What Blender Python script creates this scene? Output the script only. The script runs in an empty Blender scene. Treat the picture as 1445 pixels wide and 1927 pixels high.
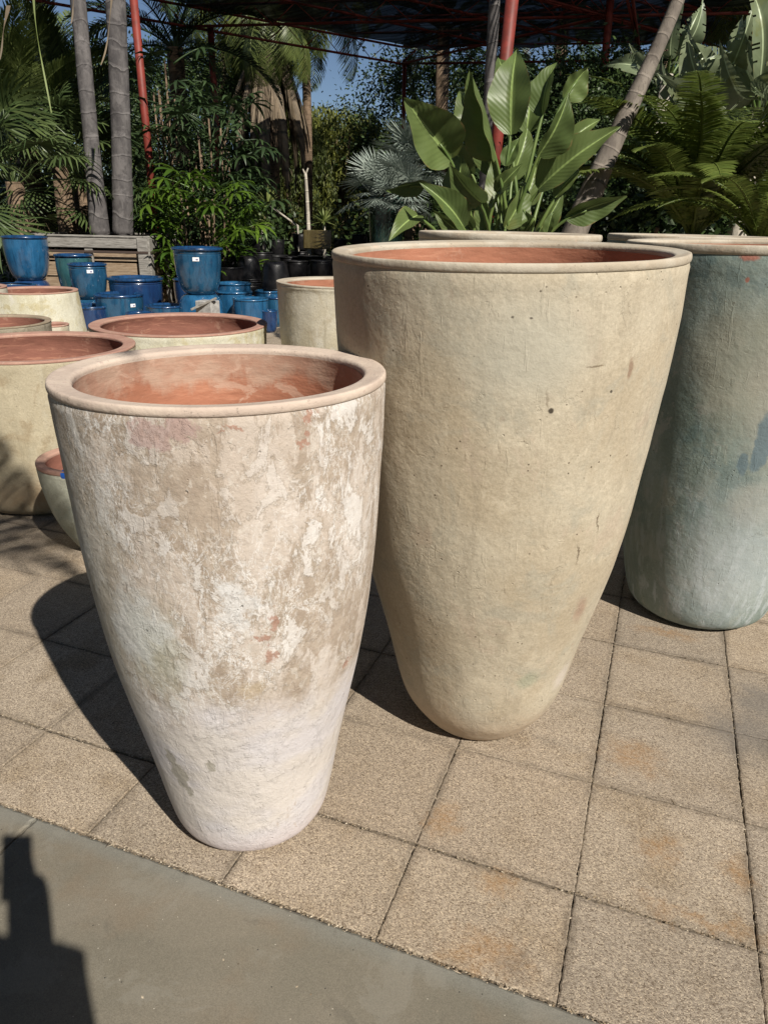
import bpy, math, random
import numpy as np
from mathutils import Vector, Matrix, noise as mn
PI = math.pi
sc = bpy.context.scene
COL = sc.collection
# ------------------------------------------------------------------ camera
CAM = np.array([0.4013, -0.9822, 1.5146])
c_r = np.array([0.93543341, 0.35288769, 0.02084755])
c_u = np.array([-0.15018317, 0.34333302, 0.92712861])
c_f = np.array([-0.32001462, 0.87039802, -0.37416297])
FH = np.array([-0.34512, 0.93856, 0.0])          # horizontal forward
RH = np.array([0.93856, 0.34512, 0.0])           # horizontal right
cd = bpy.data.cameras.new('camera')
cam = bpy.data.objects.new('camera', cd); COL.objects.link(cam)
cam.matrix_world = Matrix(((c_r[0], c_u[0], -c_f[0], CAM[0]), (c_r[1], c_u[1], -c_f[1], CAM[1]),
                           (c_r[2], c_u[2], -c_f[2], CAM[2]), (0, 0, 0, 1)))
cd.sensor_fit = 'VERTICAL'; cd.sensor_height = 36.0; cd.lens = 36.0 * 1371.64 / 1927.0
cd.clip_start = 0.05; cd.clip_end = 1000
sc.camera = cam
# ------------------------------------------------------------------ world, sun, exposure
SUN_EL = math.radians(41.7); SH_AZ = math.radians(143.4)
sdir = np.array([-math.cos(SH_AZ) * math.cos(SUN_EL), -math.sin(SH_AZ) * math.cos(SUN_EL), math.sin(SUN_EL)])
w = bpy.data.worlds.new('World'); sc.world = w; w.use_nodes = True
sky = w.node_tree.nodes.new('ShaderNodeTexSky'); sky.sky_type = 'NISHITA'; sky.sun_disc = False
sky.sun_elevation = SUN_EL; sky.sun_rotation = math.atan2(sdir[0], sdir[1])
sky.air_density = 0.7; sky.dust_density = 0.15; sky.ozone_density = 1.5
bg = w.node_tree.nodes['Background']; bg.inputs[1].default_value = 0.05
w.node_tree.links.new(sky.outputs[0], bg.inputs[0])
sl = bpy.data.lights.new('sun', 'SUN'); sl.energy = 5.0; sl.angle = math.radians(0.55); sl.color = (1.0, 0.945, 0.85)
so = bpy.data.objects.new('sun', sl); COL.objects.link(so)
so.rotation_euler = Vector(sdir).to_track_quat('Z', 'Y').to_euler()
sc.view_settings.view_transform = 'Standard'; sc.view_settings.look = 'None'
sc.view_settings.exposure = 0.38; sc.view_settings.gamma = 1.0

def at(px, py, D):
    """point of the place that is D metres ahead of the camera, seen at photo pixel px,py"""
    d = c_f + c_r * (px - 722.5) / 1371.64 - c_u * (py - 963.5) / 1371.64
    return CAM + d * (D / d.dot(FH))

# ------------------------------------------------------------------ object helpers
def tag(o, label=None, cat=None, group=None, kind=None):
    if label: o['label'] = label
    if cat: o['category'] = cat
    if group: o['group'] = group
    if kind: o['kind'] = kind
    return o
def thing(name, label, cat, loc=(0, 0, 0), rot=(0, 0, 0), group=None, scale=None):
    o = bpy.data.objects.new(name, None); COL.objects.link(o); o.empty_display_size = .1
    o.location = loc; o.rotation_euler = rot
    if scale: o.scale = (scale,) * 3
    return tag(o, label, cat, group)
def copy_tree(o, parent=None):
    c = o.copy(); COL.objects.link(c); c.parent = parent
    for ch in o.children:
        copy_tree(ch, c)
    return c
class MB:
    def __init__(s): s.v = []; s.f = []; s.uv = []; s.n = 0
    def add(s, v, f, uv=None):
        v = np.asarray(v, float); f = [tuple(int(i) + s.n for i in q) for q in f]
        s.v.append(v); s.f += f; s.n += len(v)
        s.uv.append(np.zeros((len(v), 2)) if uv is None else np.asarray(uv, float))
    def mesh(s, name, mat, smooth=True):
        me = bpy.data.meshes.new(name)
        V = np.concatenate(s.v) if s.v else np.zeros((0, 3)); U = np.concatenate(s.uv)
        me.from_pydata(V.tolist(), [], s.f)
        lay = me.uv_layers.new(name='UVMap')
        li = np.empty(len(me.loops), int); me.loops.foreach_get('vertex_index', li)
        lay.data.foreach_set('uv', U[li].ravel())
        me.polygons.foreach_set('use_smooth', [smooth] * len(me.polygons))
        me.materials.append(mat); me.update()
        return me
    def build(s, name, mat, parent=None, smooth=True):
        return link(s.mesh(name, mat, smooth), name, parent)
def link(me, name, parent=None):
    o = bpy.data.objects.new(name, me); COL.objects.link(o)
    if parent is not None: o.parent = parent
    return o
def grid_faces(n, m, wrap=False):
    f = []
    for i in range(n - 1):
        for j in range(m if wrap else m - 1):
            a = i * m + j; b = i * m + (j + 1) % m
            f.append((a, b, b + m, a + m))
    return f
def add_box(mb, c, s, R=None, bev=0.0):
    """box with chamfered edges; centre c, full size s, optional 3x3 rotation"""
    h = np.array(s) / 2.0
    b = min(bev, min(h) * .49)
    bm = __import__('bmesh').new()
    import bmesh
    bmesh.ops.create_cube(bm, size=1.0)
    for v in bm.verts: v.co = Vector((v.co.x * s[0], v.co.y * s[1], v.co.z * s[2]))
    if b > 0: bmesh.ops.bevel(bm, geom=bm.edges[:], offset=b, segments=1, affect='EDGES')
    V = np.array([v.co[:] for v in bm.verts]); bm.verts.index_update()
    Fc = [[v.index for v in f.verts] for f in bm.faces]; bm.free()
    if R is not None: V = V @ np.array(R).T
    mb.add(V + np.array(c), Fc)
def frame_from(t):
    t = t / np.linalg.norm(t); a = np.array([0, 0, 1.]) if abs(t[2]) < .9 else np.array([1., 0, 0])
    x = np.cross(a, t); x /= np.linalg.norm(x); return x, np.cross(t, x), t
def add_tube(mb, pts, rad, seg=10, cap=True):
    pts = np.array(pts, float); n = len(pts)
    rad = np.full(n, rad) if np.isscalar(rad) else np.array(rad)
    tan = np.gradient(pts, axis=0); x, y, t = frame_from(tan[0])
    L = np.concatenate([[0], np.cumsum(np.linalg.norm(np.diff(pts, axis=0), axis=1))])
    V = []; U = []
    for i in range(n):
        t = tan[i] / np.linalg.norm(tan[i]); x = x - t * x.dot(t); x /= np.linalg.norm(x); y = np.cross(t, x)
        for k in range(seg):
            a = 2 * PI * k / seg
            V.append(pts[i] + rad[i] * (math.cos(a) * x + math.sin(a) * y)); U.append((k / seg, L[i]))
    f = grid_faces(n, seg, True)
    if cap: f += [tuple(range(seg))[::-1], tuple((n - 1) * seg + k for k in range(seg))]
    mb.add(V, f, U)
def bezier(p, n):
    p = [np.array(q, float) for q in p]; out = []
    for i in range(n):
        t = i / (n - 1); q = p[:]
        while len(q) > 1: q = [q[k] * (1 - t) + q[k + 1] * t for k in range(len(q) - 1)]
        out.append(q[0])
    return np.array(out)
def add_lathe(mb, prof, seg=96, wob=None, closed_bottom=False):
    """prof: list of (r,z)"""
    V = []; U = []; n = len(prof); L = 0
    for i, (r, z) in enumerate(prof):
        if i: L += math.hypot(r - prof[i - 1][0], z - prof[i - 1][1])
        for k in range(seg):
            a = 2 * PI * k / seg
            rr = r * (1 + (wob(a, z) if wob else 0))
            zz = z
            V.append((rr * math.cos(a), rr * math.sin(a), zz)); U.append((k / seg, L))
    f = grid_faces(n, seg, True)
    if closed_bottom: f.append(tuple(range(seg))[::-1])
    mb.add(V, f, U)
def smooth_prof(nodes, m):
    """catmull-rom through (z,r) nodes -> list of (r,z)"""
    P = np.array(nodes, float); out = []
    P = np.vstack([2 * P[0] - P[1], P, 2 * P[-1] - P[-2]])
    for i in range(1, len(P) - 2):
        for k in range(m):
            t = k / m; a, b, c, d = P[i - 1:i + 3]
            q = .5 * ((2 * b) + (c - a) * t + (2 * a - 5 * b + 4 * c - d) * t * t + (3 * b - a - 3 * c + d) * t ** 3)
            out.append((q[1], q[0]))
    out.append((P[-2][1], P[-2][0]))
    return out

# ------------------------------------------------------------------ material helpers
class NT:
    def __init__(s, name):
        s.m = bpy.data.materials.new(name); s.m.use_nodes = True
        s.t = s.m.node_tree; s.b = s.t.nodes['Principled BSDF']; s.out = s.t.nodes['Material Output']
        s.tc = s.t.nodes.new('ShaderNodeTexCoord'); s.obj = s.tc.outputs['Object']; s.uv = s.tc.outputs['UV']
    def n(s, typ, **kw):
        q = s.t.nodes.new(typ)
        for k, v in kw.items(): setattr(q, k, v)
        return q
    def L(s, a, b): s.t.links.new(a, b)
    def put(s, sock, v):
        if hasattr(v, 'is_output'): s.L(v, sock)
        else: sock.default_value = v
    def map(s, vec, scale=(1, 1, 1), loc=(0, 0, 0), rot=(0, 0, 0)):
        q = s.n('ShaderNodeMapping'); s.L(vec, q.inputs[0]); q.inputs['Scale'].default_value = scale
        q.inputs['Location'].default_value = loc; q.inputs['Rotation'].default_value = rot; return q.outputs[0]
    def noise(s, vec, scale, detail=4, rough=.55, dist=0.0, col=False):
        q = s.n('ShaderNodeTexNoise'); s.L(vec, q.inputs['Vector']); q.inputs['Scale'].default_value = scale
        q.inputs['Detail'].default_value = detail; q.inputs['Roughness'].default_value = rough
        q.inputs['Distortion'].default_value = dist; return q.outputs['Color' if col else 'Fac']
    def vor(s, vec, scale, feat='F1', out='Distance', rnd=1.0):
        q = s.n('ShaderNodeTexVoronoi', feature=feat); s.L(vec, q.inputs['Vector']); q.inputs['Scale'].default_value = scale
        q.inputs['Randomness'].default_value = rnd
        return q.outputs[out]
    def step(s, v, lo, hi, a=0.0, b=1.0):
        q = s.n('ShaderNodeMapRange'); q.interpolation_type = 'SMOOTHSTEP'; s.L(v, q.inputs[0])
        q.inputs[1].default_value = lo; q.inputs[2].default_value = hi; q.inputs[3].default_value = a; q.inputs[4].default_value = b
        return q.outputs[0]
    def math(s, op, a, b=0.0):
        q = s.n('ShaderNodeMath', operation=op); s.put(q.inputs[0], a); s.put(q.inputs[1], b); return q.outputs[0]
    def mix(s, fac, a, b, mode='MIX'):
        q = s.n('ShaderNodeMix', data_type='RGBA', blend_type=mode); s.put(q.inputs[0], fac)
        s.put(q.inputs[6], a if hasattr(a, 'is_output') else (*a, 1)); s.put(q.inputs[7], b if hasattr(b, 'is_output') else (*b, 1))
        return q.outputs[2]
    def ramp(s, v, stops):
        q = s.n('ShaderNodeValToRGB'); s.L(v, q.inputs[0]); e = q.color_ramp.elements
        while len(e) < len(stops): e.new(.5)
        for k, (p, c) in enumerate(stops): e[k].position = p; e[k].color = (*c, 1)
        return q.outputs[0]
    def xyz(s, vec):
        q = s.n('ShaderNodeSeparateXYZ'); s.L(vec, q.inputs[0]); return q.outputs
    def bump(s, h, strength, dist, prev=None):
        q = s.n('ShaderNodeBump'); s.put(q.inputs['Height'], h); q.inputs['Strength'].default_value = strength
        q.inputs['Distance'].default_value = dist
        if prev is not None: s.L(prev, q.inputs['Normal'])
        return q.outputs[0]
    def decal(s, p, rad, amp=.03, nscale=18., edge=.25, base=None):
        """irregular patch round object-space point p"""
        v = s.n('ShaderNodeVectorMath', operation='SUBTRACT'); s.L(s.warp(amp, nscale), v.inputs[0]); v.inputs[1].default_value = p
        d = s.n('ShaderNodeVectorMath', operation='DIVIDE'); s.L(v.outputs[0], d.inputs[0]); d.inputs[1].default_value = rad
        l = s.n('ShaderNodeVectorMath', operation='LENGTH'); s.L(d.outputs[0], l.inputs[0])
        return s.step(l.outputs['Value'], 1 + edge, 1 - edge)
    def warp(s, amp, nscale):
        key = (amp, nscale)
        if not hasattr(s, '_w'): s._w = {}
        if key not in s._w:
            c = s.noise(s.obj, nscale, 7, .68, col=True)
            a = s.n('ShaderNodeVectorMath', operation='SUBTRACT'); s.L(c, a.inputs[0]); a.inputs[1].default_value = (.5, .5, .5)
            b = s.n('ShaderNodeVectorMath', operation='SCALE'); s.L(a.outputs[0], b.inputs[0]); b.inputs['Scale'].default_value = amp * 2
            e = s.n('ShaderNodeVectorMath', operation='ADD'); s.L(s.obj, e.inputs[0]); s.L(b.outputs[0], e.inputs[1])
            s._w[key] = e.outputs[0]
        return s._w[key]
    def done(s, col=None, rough=None, normal=None, spec=None):
        if col is not None: s.put(s.b.inputs['Base Color'], col if hasattr(col, 'is_output') else (*col, 1))
        if rough is not None: s.put(s.b.inputs['Roughness'], rough)
        if normal is not None: s.L(normal, s.b.inputs['Normal'])
        if spec is not None: s.b.inputs['Specular IOR Level'].default_value = spec
        return s.m
def island(m):
    g = m.n('ShaderNodeNewGeometry'); return g.outputs['Random Per Island']

# ------------------------------------------------------------------ ground
def m_paver():
    m = NT('exposed_aggregate_paver')
    o = m.obj
    big = m.noise(o, 1.1, 3, .6); mid = m.noise(o, 6, 4, .6)
    base = m.mix(m.step(big, .35, .65), (.30, .248, .19), (.365, .305, .24))
    base = m.mix(m.step(mid, .45, .7), base, (.27, .215, .155))
    isl = island(m)
    base = m.mix(m.math('MULTIPLY', m.step(isl, 0, 1), .42), base, (.235, .205, .172)); base = m.mix(m.math('MULTIPLY', m.math('FRACT', m.math('MULTIPLY', isl, 7.3)), .3), base, (.40, .31, .22))
    g1 = m.vor(o, 360, out='Color'); g = m.n('ShaderNodeSeparateColor'); m.L(g1, g.inputs[0])
    grain = m.ramp(g.outputs[0], [(0, (.42, .38, .34)), (.18, (.72, .69, .66)), (.55, (1, 1, 1)), (.85, (1.25, 1.24, 1.2)), (1, (1.65, 1.62, 1.55))])
    col = m.mix(1.0, base, grain, 'MULTIPLY')
    speck = m.vor(o, 70); col = m.mix(m.step(speck, .13, .06), col, (.08, .065, .05))
    xy = m.xyz(o)
    def edged(v):
        f = m.math('FRACT', m.math('DIVIDE', v, T)); return m.math('MINIMUM', f, m.math('SUBTRACT', 1.0, f))
    ed = m.math('MINIMUM', edged(xy[0]), edged(xy[1])); en = m.noise(o, 16, 5, .7)
    dirt = m.math('MULTIPLY', m.step(m.math('ADD', ed, m.math('MULTIPLY', en, -.09)), .02, -.035), m.step(m.noise(o, 2.5, 3), .35, .65, .25, .9))
    col = m.mix(m.math('MULTIPLY', dirt, .6), col, (.10, .08, .06))
    rust = None
    for p, r in (((.237, .366, 0), (.04, .035, .2)), ((.247, .181, 0), (.07, .05, .2)), ((.21, .15, 0), (.05, .03, .2)), ((.042, .498, 0), (.03, .06, .2)), ((.519, .973, 0), (.07, .06, .2)),
                 ((.787, .627, 0), (.03, .05, .2)), ((.70, .445, 0), (.11, .018, .2)), ((.596, .642, 0), (.04, .05, .2)), ((.59, 1.787, 0), (.1, .03, .2)), ((-.75, .95, 0), (.1, .05, .2)), ((-.1, 1.6, 0), (.12, .08, .2))):
        d = m.decal(p, r, .11, 13, .85); rust = d if rust is None else m.math('MAXIMUM', rust, d)
    col = m.mix(m.math('MULTIPLY', rust, m.step(m.noise(o, 60, 5, .7), .3, .7, .15, .6)), col, (.29, .155, .055))
    dk = m.math('MAXIMUM', m.decal((.85, 1.22, 0), (.13, .12, .3), .1, 9, .6), m.decal((.92, 1.42, 0), (.08, .1, .3), .1, 9, .6))
    col = m.mix(m.math('MULTIPLY', dk, .5), col, (.12, .115, .11))
    st = m.step(m.noise(m.map(o, loc=(7, 3, 0)), 3.2, 5, .65), .60, .72)
    col = m.mix(m.math('MULTIPLY', st, .38), col, (.14, .122, .10))
    h = m.math('ADD', m.math('MULTIPLY', m.vor(o, 360), -1.0), m.math('MULTIPLY', m.noise(o, 120, 3, .6), .8))
    n = m.bump(h, .5, .0028); n = m.bump(m.noise(o, 7, 3, .5), .3, .01, n)
    return m.done(col, .88, n, .25)
def m_slab():
    m = NT('troweled_concrete')
    o = m.obj; big = m.noise(o, 1.6, 4, .6, .6); b2 = m.noise(m.map(o, loc=(4, 1, 0)), 3.5, 4, .6)
    c = m.mix(m.step(big, .35, .65), (.150, .135, .104), (.188, .165, .128))
    c = m.mix(m.math('MULTIPLY', m.step(b2, .5, .68), .5), c, (.185, .14, .095))
    y = m.xyz(o)[1]
    edge = m.step(m.math('ADD', y, m.math('MULTIPLY', m.noise(o, 12, 3), .05)), .075, .125)
    c = m.mix(m.math('MULTIPLY', edge, .6), c, (.180, .180, .160))
    f = m.noise(o, 420, 2, .7); c = m.mix(1.0, c, m.ramp(f, [(.25, (.72,) * 3), (.75, (1.28,) * 3)]), 'MULTIPLY')
    wz = m.noise(m.map(o, loc=(9, 2, 0)), 5, 8, .72, .6); c = m.mix(m.math('MULTIPLY', m.step(wz, .53, .60), .28), c, (.24, .225, .19)); c = m.mix(m.math('MULTIPLY', m.step(wz, .42, .36), .3), c, (.09, .08, .065))
    sp = m.vor(o, 38); c = m.mix(m.step(sp, .05, .03), c, (.55, .5, .42))
    sp2 = m.vor(m.map(o, loc=(3, 3, 3)), 30); c = m.mix(m.step(sp2, .06, .035), c, (.05, .045, .04))
    n = m.bump(f, .35, .0012); n = m.bump(m.noise(o, 9, 4, .55), .35, .006, n)
    n = m.bump(m.step(sp2, .07, .03), .4, -.002, n)
    return m.done(c, .75, n, .35)
def m_joint():
    m = NT('joint_sand'); o = m.obj
    c = m.ramp(m.noise(o, 160, 3, .7), [(.3, (.02, .017, .014)), (.6, (.06, .048, .036)), (.8, (.14, .11, .08))])
    return m.done(c, .95, m.bump(m.noise(o, 200, 2), .8, .006))
def m_soil():
    m = NT('dark_mulch'); o = m.obj
    c = m.ramp(m.noise(o, 1.4, 6, .65), [(.3, (.035, .026, .018)), (.55, (.075, .055, .038)), (.8, (.14, .105, .07))])
    return m.done(c, .95, m.bump(m.noise(o, 30, 4), .8, .04))
T = .406; Y0 = .116
M_PAVER, M_SLAB, M_JOINT, M_SOIL = m_paver(), m_slab(), m_joint(), m_soil()

mb = MB(); mb.add([(-300, -300, -.03), (300, -300, -.03), (300, 400, -.03), (-300, 400, -.03)], [(0, 1, 2, 3)])
tag(mb.build('ground', M_SOIL), kind='structure')
mb = MB(); mb.add([(-9.5, -2.9, -.012), (5.5, -2.9, -.012), (5.5, 13.0, -.012), (-9.5, 13.0, -.012)], [(0, 1, 2, 3)])
tag(mb.build('paving_bed', M_JOINT), kind='structure')
T = .406; Y0 = .116
rng = random.Random(5)
mb = MB()
def slab_piece(mb, x0, x1, y0, y1, z, ch=.005, tilt=(0, 0)):
    # irregular chipped edges: subdivided outline
    def side(a, b, n, out):
        r = []
        for k in range(n):
            t = k / n; j = rng.gauss(0, .0009) if k else 0
            r.append((a[0] + (b[0] - a[0]) * t + out[0] * j, a[1] + (b[1] - a[1]) * t + out[1] * j))
        return r
    c = [(x0, y0), (x1, y0), (x1, y1), (x0, y1)]; nrm = [(0, -1), (1, 0), (0, 1), (-1, 0)]
    o = []
    for i in range(4): o += side(c[i], c[(i + 1) % 4], max(26, int(math.dist(c[i], c[(i + 1) % 4]) / .012)), nrm[i])
    cx, cy = (x0 + x1) / 2, (y0 + y1) / 2; hx, hy = (x1 - x0) / 2, (y1 - y0) / 2
    def zz(x, y, b): return b + tilt[0] * (x - cx) + tilt[1] * (y - cy)
    top = [(cx + (x - cx) * (1 - ch / hx), cy + (y - cy) * (1 - ch / hy)) for x, y in o]
    n = len(o)
    V = [(x, y, -.011) for x, y in o] + [(x, y, zz(x, y, z - ch * .6)) for x, y in o] + [(x, y, zz(x, y, z)) for x, y in top]
    f = grid_faces(3, n, True); f.append(tuple(2 * n + k for k in range(n)))
    mb.add(V, f)
rows = [Y0, T]
while rows[-1] < 12.6: rows.append(rows[-1] + T)
gapr = [.003] + [rng.uniform(.001, .0026) for _ in rows]
gapr[1] = .0042; gapr[2] = .0014; gapr[3] = .0012
for j in range(len(rows) - 1):
    for i in range(-23, 13):
        x0 = i * T + rng.uniform(-.001, .001); gx = rng.uniform(.0009, .0019)
        slab_piece(mb, x0 + gx, (i + 1) * T - gx, rows[j] + gapr[j], rows[j + 1] - gapr[j + 1],
                   rng.uniform(-.0015, .0015), .0035, (rng.uniform(-.004, .004), rng.uniform(-.004, .004)))
tag(mb.build('paving', M_PAVER, smooth=False), kind='structure')
mb = MB()
for x0, x1 in ((-6.0, -3.41), (-3.40, -.977), (-.971, 1.45), (1.456, 5.0)):
    slab_piece(mb, x0, x1, -2.8, Y0 - .004, .001, .007)
tag(mb.build('concrete_path', M_SLAB, smooth=False), kind='structure')
# loose grit and dry bits in the joints
M_GRIT = NT('dry_grit'); M_GRIT = M_GRIT.done(M_GRIT.ramp(island(M_GRIT), [(0, (.06, .045, .03)), (.5, (.25, .19, .12)), (1, (.55, .47, .36))]), .9)
mb = MB()
def chip(x, y, z, s, el):
    a = rng.uniform(0, PI); ca, sa = math.cos(a), math.sin(a); h = s * rng.uniform(.25, .6)
    P = [(-s * el, 0, 0), (0, -s, 0), (s * el, 0, 0), (0, s, 0), (rng.uniform(-.3, .3) * s, 0, h)]
    mb.add([(x + p[0] * ca - p[1] * sa, y + p[0] * sa + p[1] * ca, z + p[2]) for p in P], [(0, 1, 4), (1, 2, 4), (2, 3, 4), (3, 0, 4)])
for _ in range(5200):
    k = rng.random()
    if k < .40: x, y = rng.uniform(-2.2, 1.6), Y0 + rng.gauss(0, .006)
    elif k < .66: x, y = rng.uniform(-1.6, 1.8), T + rng.gauss(0, .007)
    elif k < .85: x, y = rng.choice([-2, -1, 0, 1, 2, 3]) * T + rng.gauss(0, .005), rng.uniform(Y0, 2.4)
    elif k < .93: x, y = rng.uniform(-1.6, 1.8), rng.choice([2, 3, 4]) * T + rng.gauss(0, .006)
    else: x, y = rng.uniform(-3, 1.8), rng.uniform(-.3, 2.6)
    if rng.random() < .08:
        q_ = rng.choice([(-.462, .370, .155), (.004, 1.018, .155), (.702, 2.09, .21)]); a_ = rng.uniform(0, 2 * PI); x, y = q_[0] + (q_[2] + abs(rng.gauss(0, .012))) * math.cos(a_), q_[1] + (q_[2] + abs(rng.gauss(0, .012))) * math.sin(a_); k = 1
    s = rng.uniform(.0008, .0026)
    if rng.random() < .02 : chip(x, y, .001, s * .7, rng.uniform(5, 9))
    else: chip(x, y, -.001 if k < .93 else .001, s, rng.uniform(1, 2.4))
tag(mb.build('joint_debris', M_GRIT, smooth=False), 'fine grit and dry plant bits caught in the paving joints', 'debris', kind='stuff')

# ------------------------------------------------------------------ pot materials
def pot_bump(m, fine=1.0, cracks=0.0, pits=1.0):
    o = m.obj
    n = m.bump(m.noise(o, 9, 4, .55), .5, .012)
    n = m.bump(m.noise(o, 45, 5, .62), .55 * fine, .004, n)
    n = m.bump(m.noise(o, 260, 3, .6), .45 * fine, .0012, n)
    pv = m.vor(m.map(o, loc=(1.3, .2, .7)), 34); rare = m.step(m.noise(o, 6, 3), .56, .62)
    n = m.bump(m.math('MULTIPLY', m.step(pv, .12, .04), rare), .8 * pits, -.0045, n)
    # trowel scratches
    s = m.noise(m.map(o, (60, 60, 5), rot=(.2, .3, 0)), 1.0, 3, .6, .4)
    n = m.bump(m.step(s, .62, .68), .35, .002, n)
    # chipped flakes and gouges
    g = m.noise(m.map(o, (1, 1, .7), loc=(3, 9, 2)), 22, 5, .65, 1.2)
    gm = m.step(m.noise(m.map(o, loc=(5, 5, 1)), 5, 2), .5, .62)
    n = m.bump(m.math('MULTIPLY', m.step(g, .57, .60), gm), .5, -.0022, n)
    if cracks:
        c = m.vor(m.warp(.015, 25), 26, 'DISTANCE_TO_EDGE')
        n = m.bump(m.step(c, .0, .045), cracks, .003, n)
    return n
def m_whitewash():
    m = NT('whitewashed_clay'); o = m.obj; z = m.xyz(o)[2]
    v = m.noise(m.map(o, (1, 1, .55)), 6, 4, .6, .6)
    c = m.mix(m.step(v, .35, .65), (.47, .40, .34), (.55, .49, .44))
    low = m.step(m.math('ADD', z, m.math('MULTIPLY', m.noise(o, 9, 4, .6), .22)), .68, .56)
    # tan clay showing through, streaked down the wall
    t = m.noise(m.map(o, (1, 1, .42), loc=(2.3, 1.1, 0)), 11, 12, .70, .5)
    th = m.step(t, .455, .515)
    up = m.math('SUBTRACT', 1.0, m.math('MULTIPLY', low, .9))
    tan = m.mix(m.step(m.noise(o, 30, 4, .7), .4, .6), (.31, .245, .19), (.39, .32, .255))
    c = m.mix(m.math('MULTIPLY', m.math('MULTIPLY', th, up), .88), c, tan)
    # chalk white crust: blotches plus thin veins along their edges
    area = m.step(m.noise(m.map(o, (1, 1, .7), loc=(3, 8, 5)), 3.6, 3, .5), .42, .58)
    wv = m.noise(m.map(o, (1, 1, .62), loc=(8, 4, 1)), 14, 12, .70, .4)
    blot = m.math('MULTIPLY', m.step(wv, .545, .575), m.math('ADD', .3, m.math('MULTIPLY', area, .4)))
    c = m.mix(m.math('MULTIPLY', blot, m.math('ADD', .4, m.math('MULTIPLY', up, .6))), c, (.64, .61, .585))
    for sc_v, lo, off, am in ((7, .011, 2, .85), (13, .013, 5, .65), (24, .014, 9, .5)):
        vn = m.noise(m.map(o, (1, 1, .5), loc=(off, 1, off)), sc_v, 9, .68, .5)
        vein = m.step(m.math('ABSOLUTE', m.math('SUBTRACT', vn, .5)), lo, .002)
        c = m.mix(m.math('MULTIPLY', m.math('MULTIPLY', vein, up), m.math('MULTIPLY', area, am)), c, (.68, .655, .63))
    ed = m.math('MULTIPLY', m.step(wv, .52, .54), m.step(wv, .56, .545)); c = m.mix(m.math('MULTIPLY', ed, .45), c, (.33, .275, .215))
    fs = m.noise(m.map(o, (1, 1, .8)), 55, 7, .72, .6)
    c = m.mix(m.math('MULTIPLY', m.step(fs, .56, .61), m.math('MULTIPLY', up, .45)), c, (.60, .555, .50))
    fs2 = m.noise(m.map(o, loc=(5, 2, 8)), 90, 5, .7); c = m.mix(m.math('MULTIPLY', m.step(fs2, .6, .66), m.math('MULTIPLY', up, .55)), c, (.31, .25, .19))
    # lime white foot, faint pink and blue
    lw = m.mix(m.step(m.noise(m.map(o, (1, 1, 1.5)), 4, 3), .42, .62), (.60, .555, .52), (.585, .56, .58))
    c = m.mix(m.math('MULTIPLY', low, .78), c, lw)
    pk = m.step(z, .14, .02); c = m.mix(m.math('MULTIPLY', pk, .5), c, (.58, .49, .485))
    sc_ = m.noise(m.map(o, (9, 9, 2.2), rot=(.5, 0, .3)), 2.2, 6, .7, .3); c = m.mix(m.math('MULTIPLY', m.step(sc_, .64, .67), .5), c, (.42, .34, .27))
    # grey green weathering toward one side
    gside = m.decal((-.17, -.27, .78), (.12, .16, .34), .12, 7, .6); c = m.mix(m.math('MULTIPLY', gside, .45), c, (.40, .395, .34))
    gside = m.decal((.0, -.31, .68), (.06, .06, .12), .08, 11, .6); c = m.mix(m.math('MULTIPLY', gside, .5), c, (.37, .385, .30))
    wb = m.decal((-.04, -.30, .74), (.07, .08, .10), .1, 12, .3); c = m.mix(m.math('MULTIPLY', wb, .6), c, (.62, .63, .62))
    wb = m.decal((.181, -.27, .80), (.03, .05, .08), .12, 18, .3); c = m.mix(m.math('MULTIPLY', wb, .6), c, (.62, .615, .61))
    for p, r in (((.062, -.343, 1.15), (.035, .03, .028)), ((.119, -.328, 1.168), (.032, .03, .028))):
        c = m.mix(m.math('MULTIPLY', m.decal(p, r, .05, 26, .15), .7), c, (.36, .245, .225))
    for p, r in (((.195, -.288, 1.167), (.022, .02, .008)), ((.296, -.184, 1.176), (.018, .018, .018)), ((.287, -.195, 1.133), (.02, .02, .012)),
                 ((.228, -.232, .755), (.012, .02, .028)), ((.206, -.247, .722), (.022, .02, .010)), ((.218, -.226, .675), (.010, .02, .026)), ((.297, -.031, .552), (.03, .035, .005)), ((.288, -.16, .64), (.006, .02, .022))):
        c = m.mix(m.math('MULTIPLY', m.decal(p, tuple(q * .8 for q in r), .045, 42, .25), .75), c, (.33, .175, .125))
    c = m.mix(m.math('MULTIPLY', m.decal((.178, -.246, .59), (.025, .03, .018), .04, 30, .6), .35), c, (.46, .35, .2))
    for p, r in (((-.031, -.245, .30), (.022, .02, .05)), ((.063, -.255, .36), (.010, .02, .022)), ((-.014, -.241, .248), (.012, .02, .018)), ((-.045, -.25, .36), (.015, .02, .03))):
        c = m.mix(m.math('MULTIPLY', m.decal(p, r, .02, 40, .12), .8), c, (.31, .285, .235))
    n = pot_bump(m, 1.25, 0, 1.0)
    n = m.bump(m.step(wv, .535, .57), .45, .0016, n); n = m.bump(m.step(t, .44, .52), .35, -.0015, n)
    cr = m.vor(m.warp(.02, 22), 30, 'DISTANCE_TO_EDGE'); crk = m.math('MULTIPLY', m.step(cr, .035, 0), m.decal((-.03, -.30, .68), (.05, .09, .10), .08, 10, .6))
    n = m.bump(crk, .5, -.002, n)
    return m.done(c, .82, n, .25)
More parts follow.
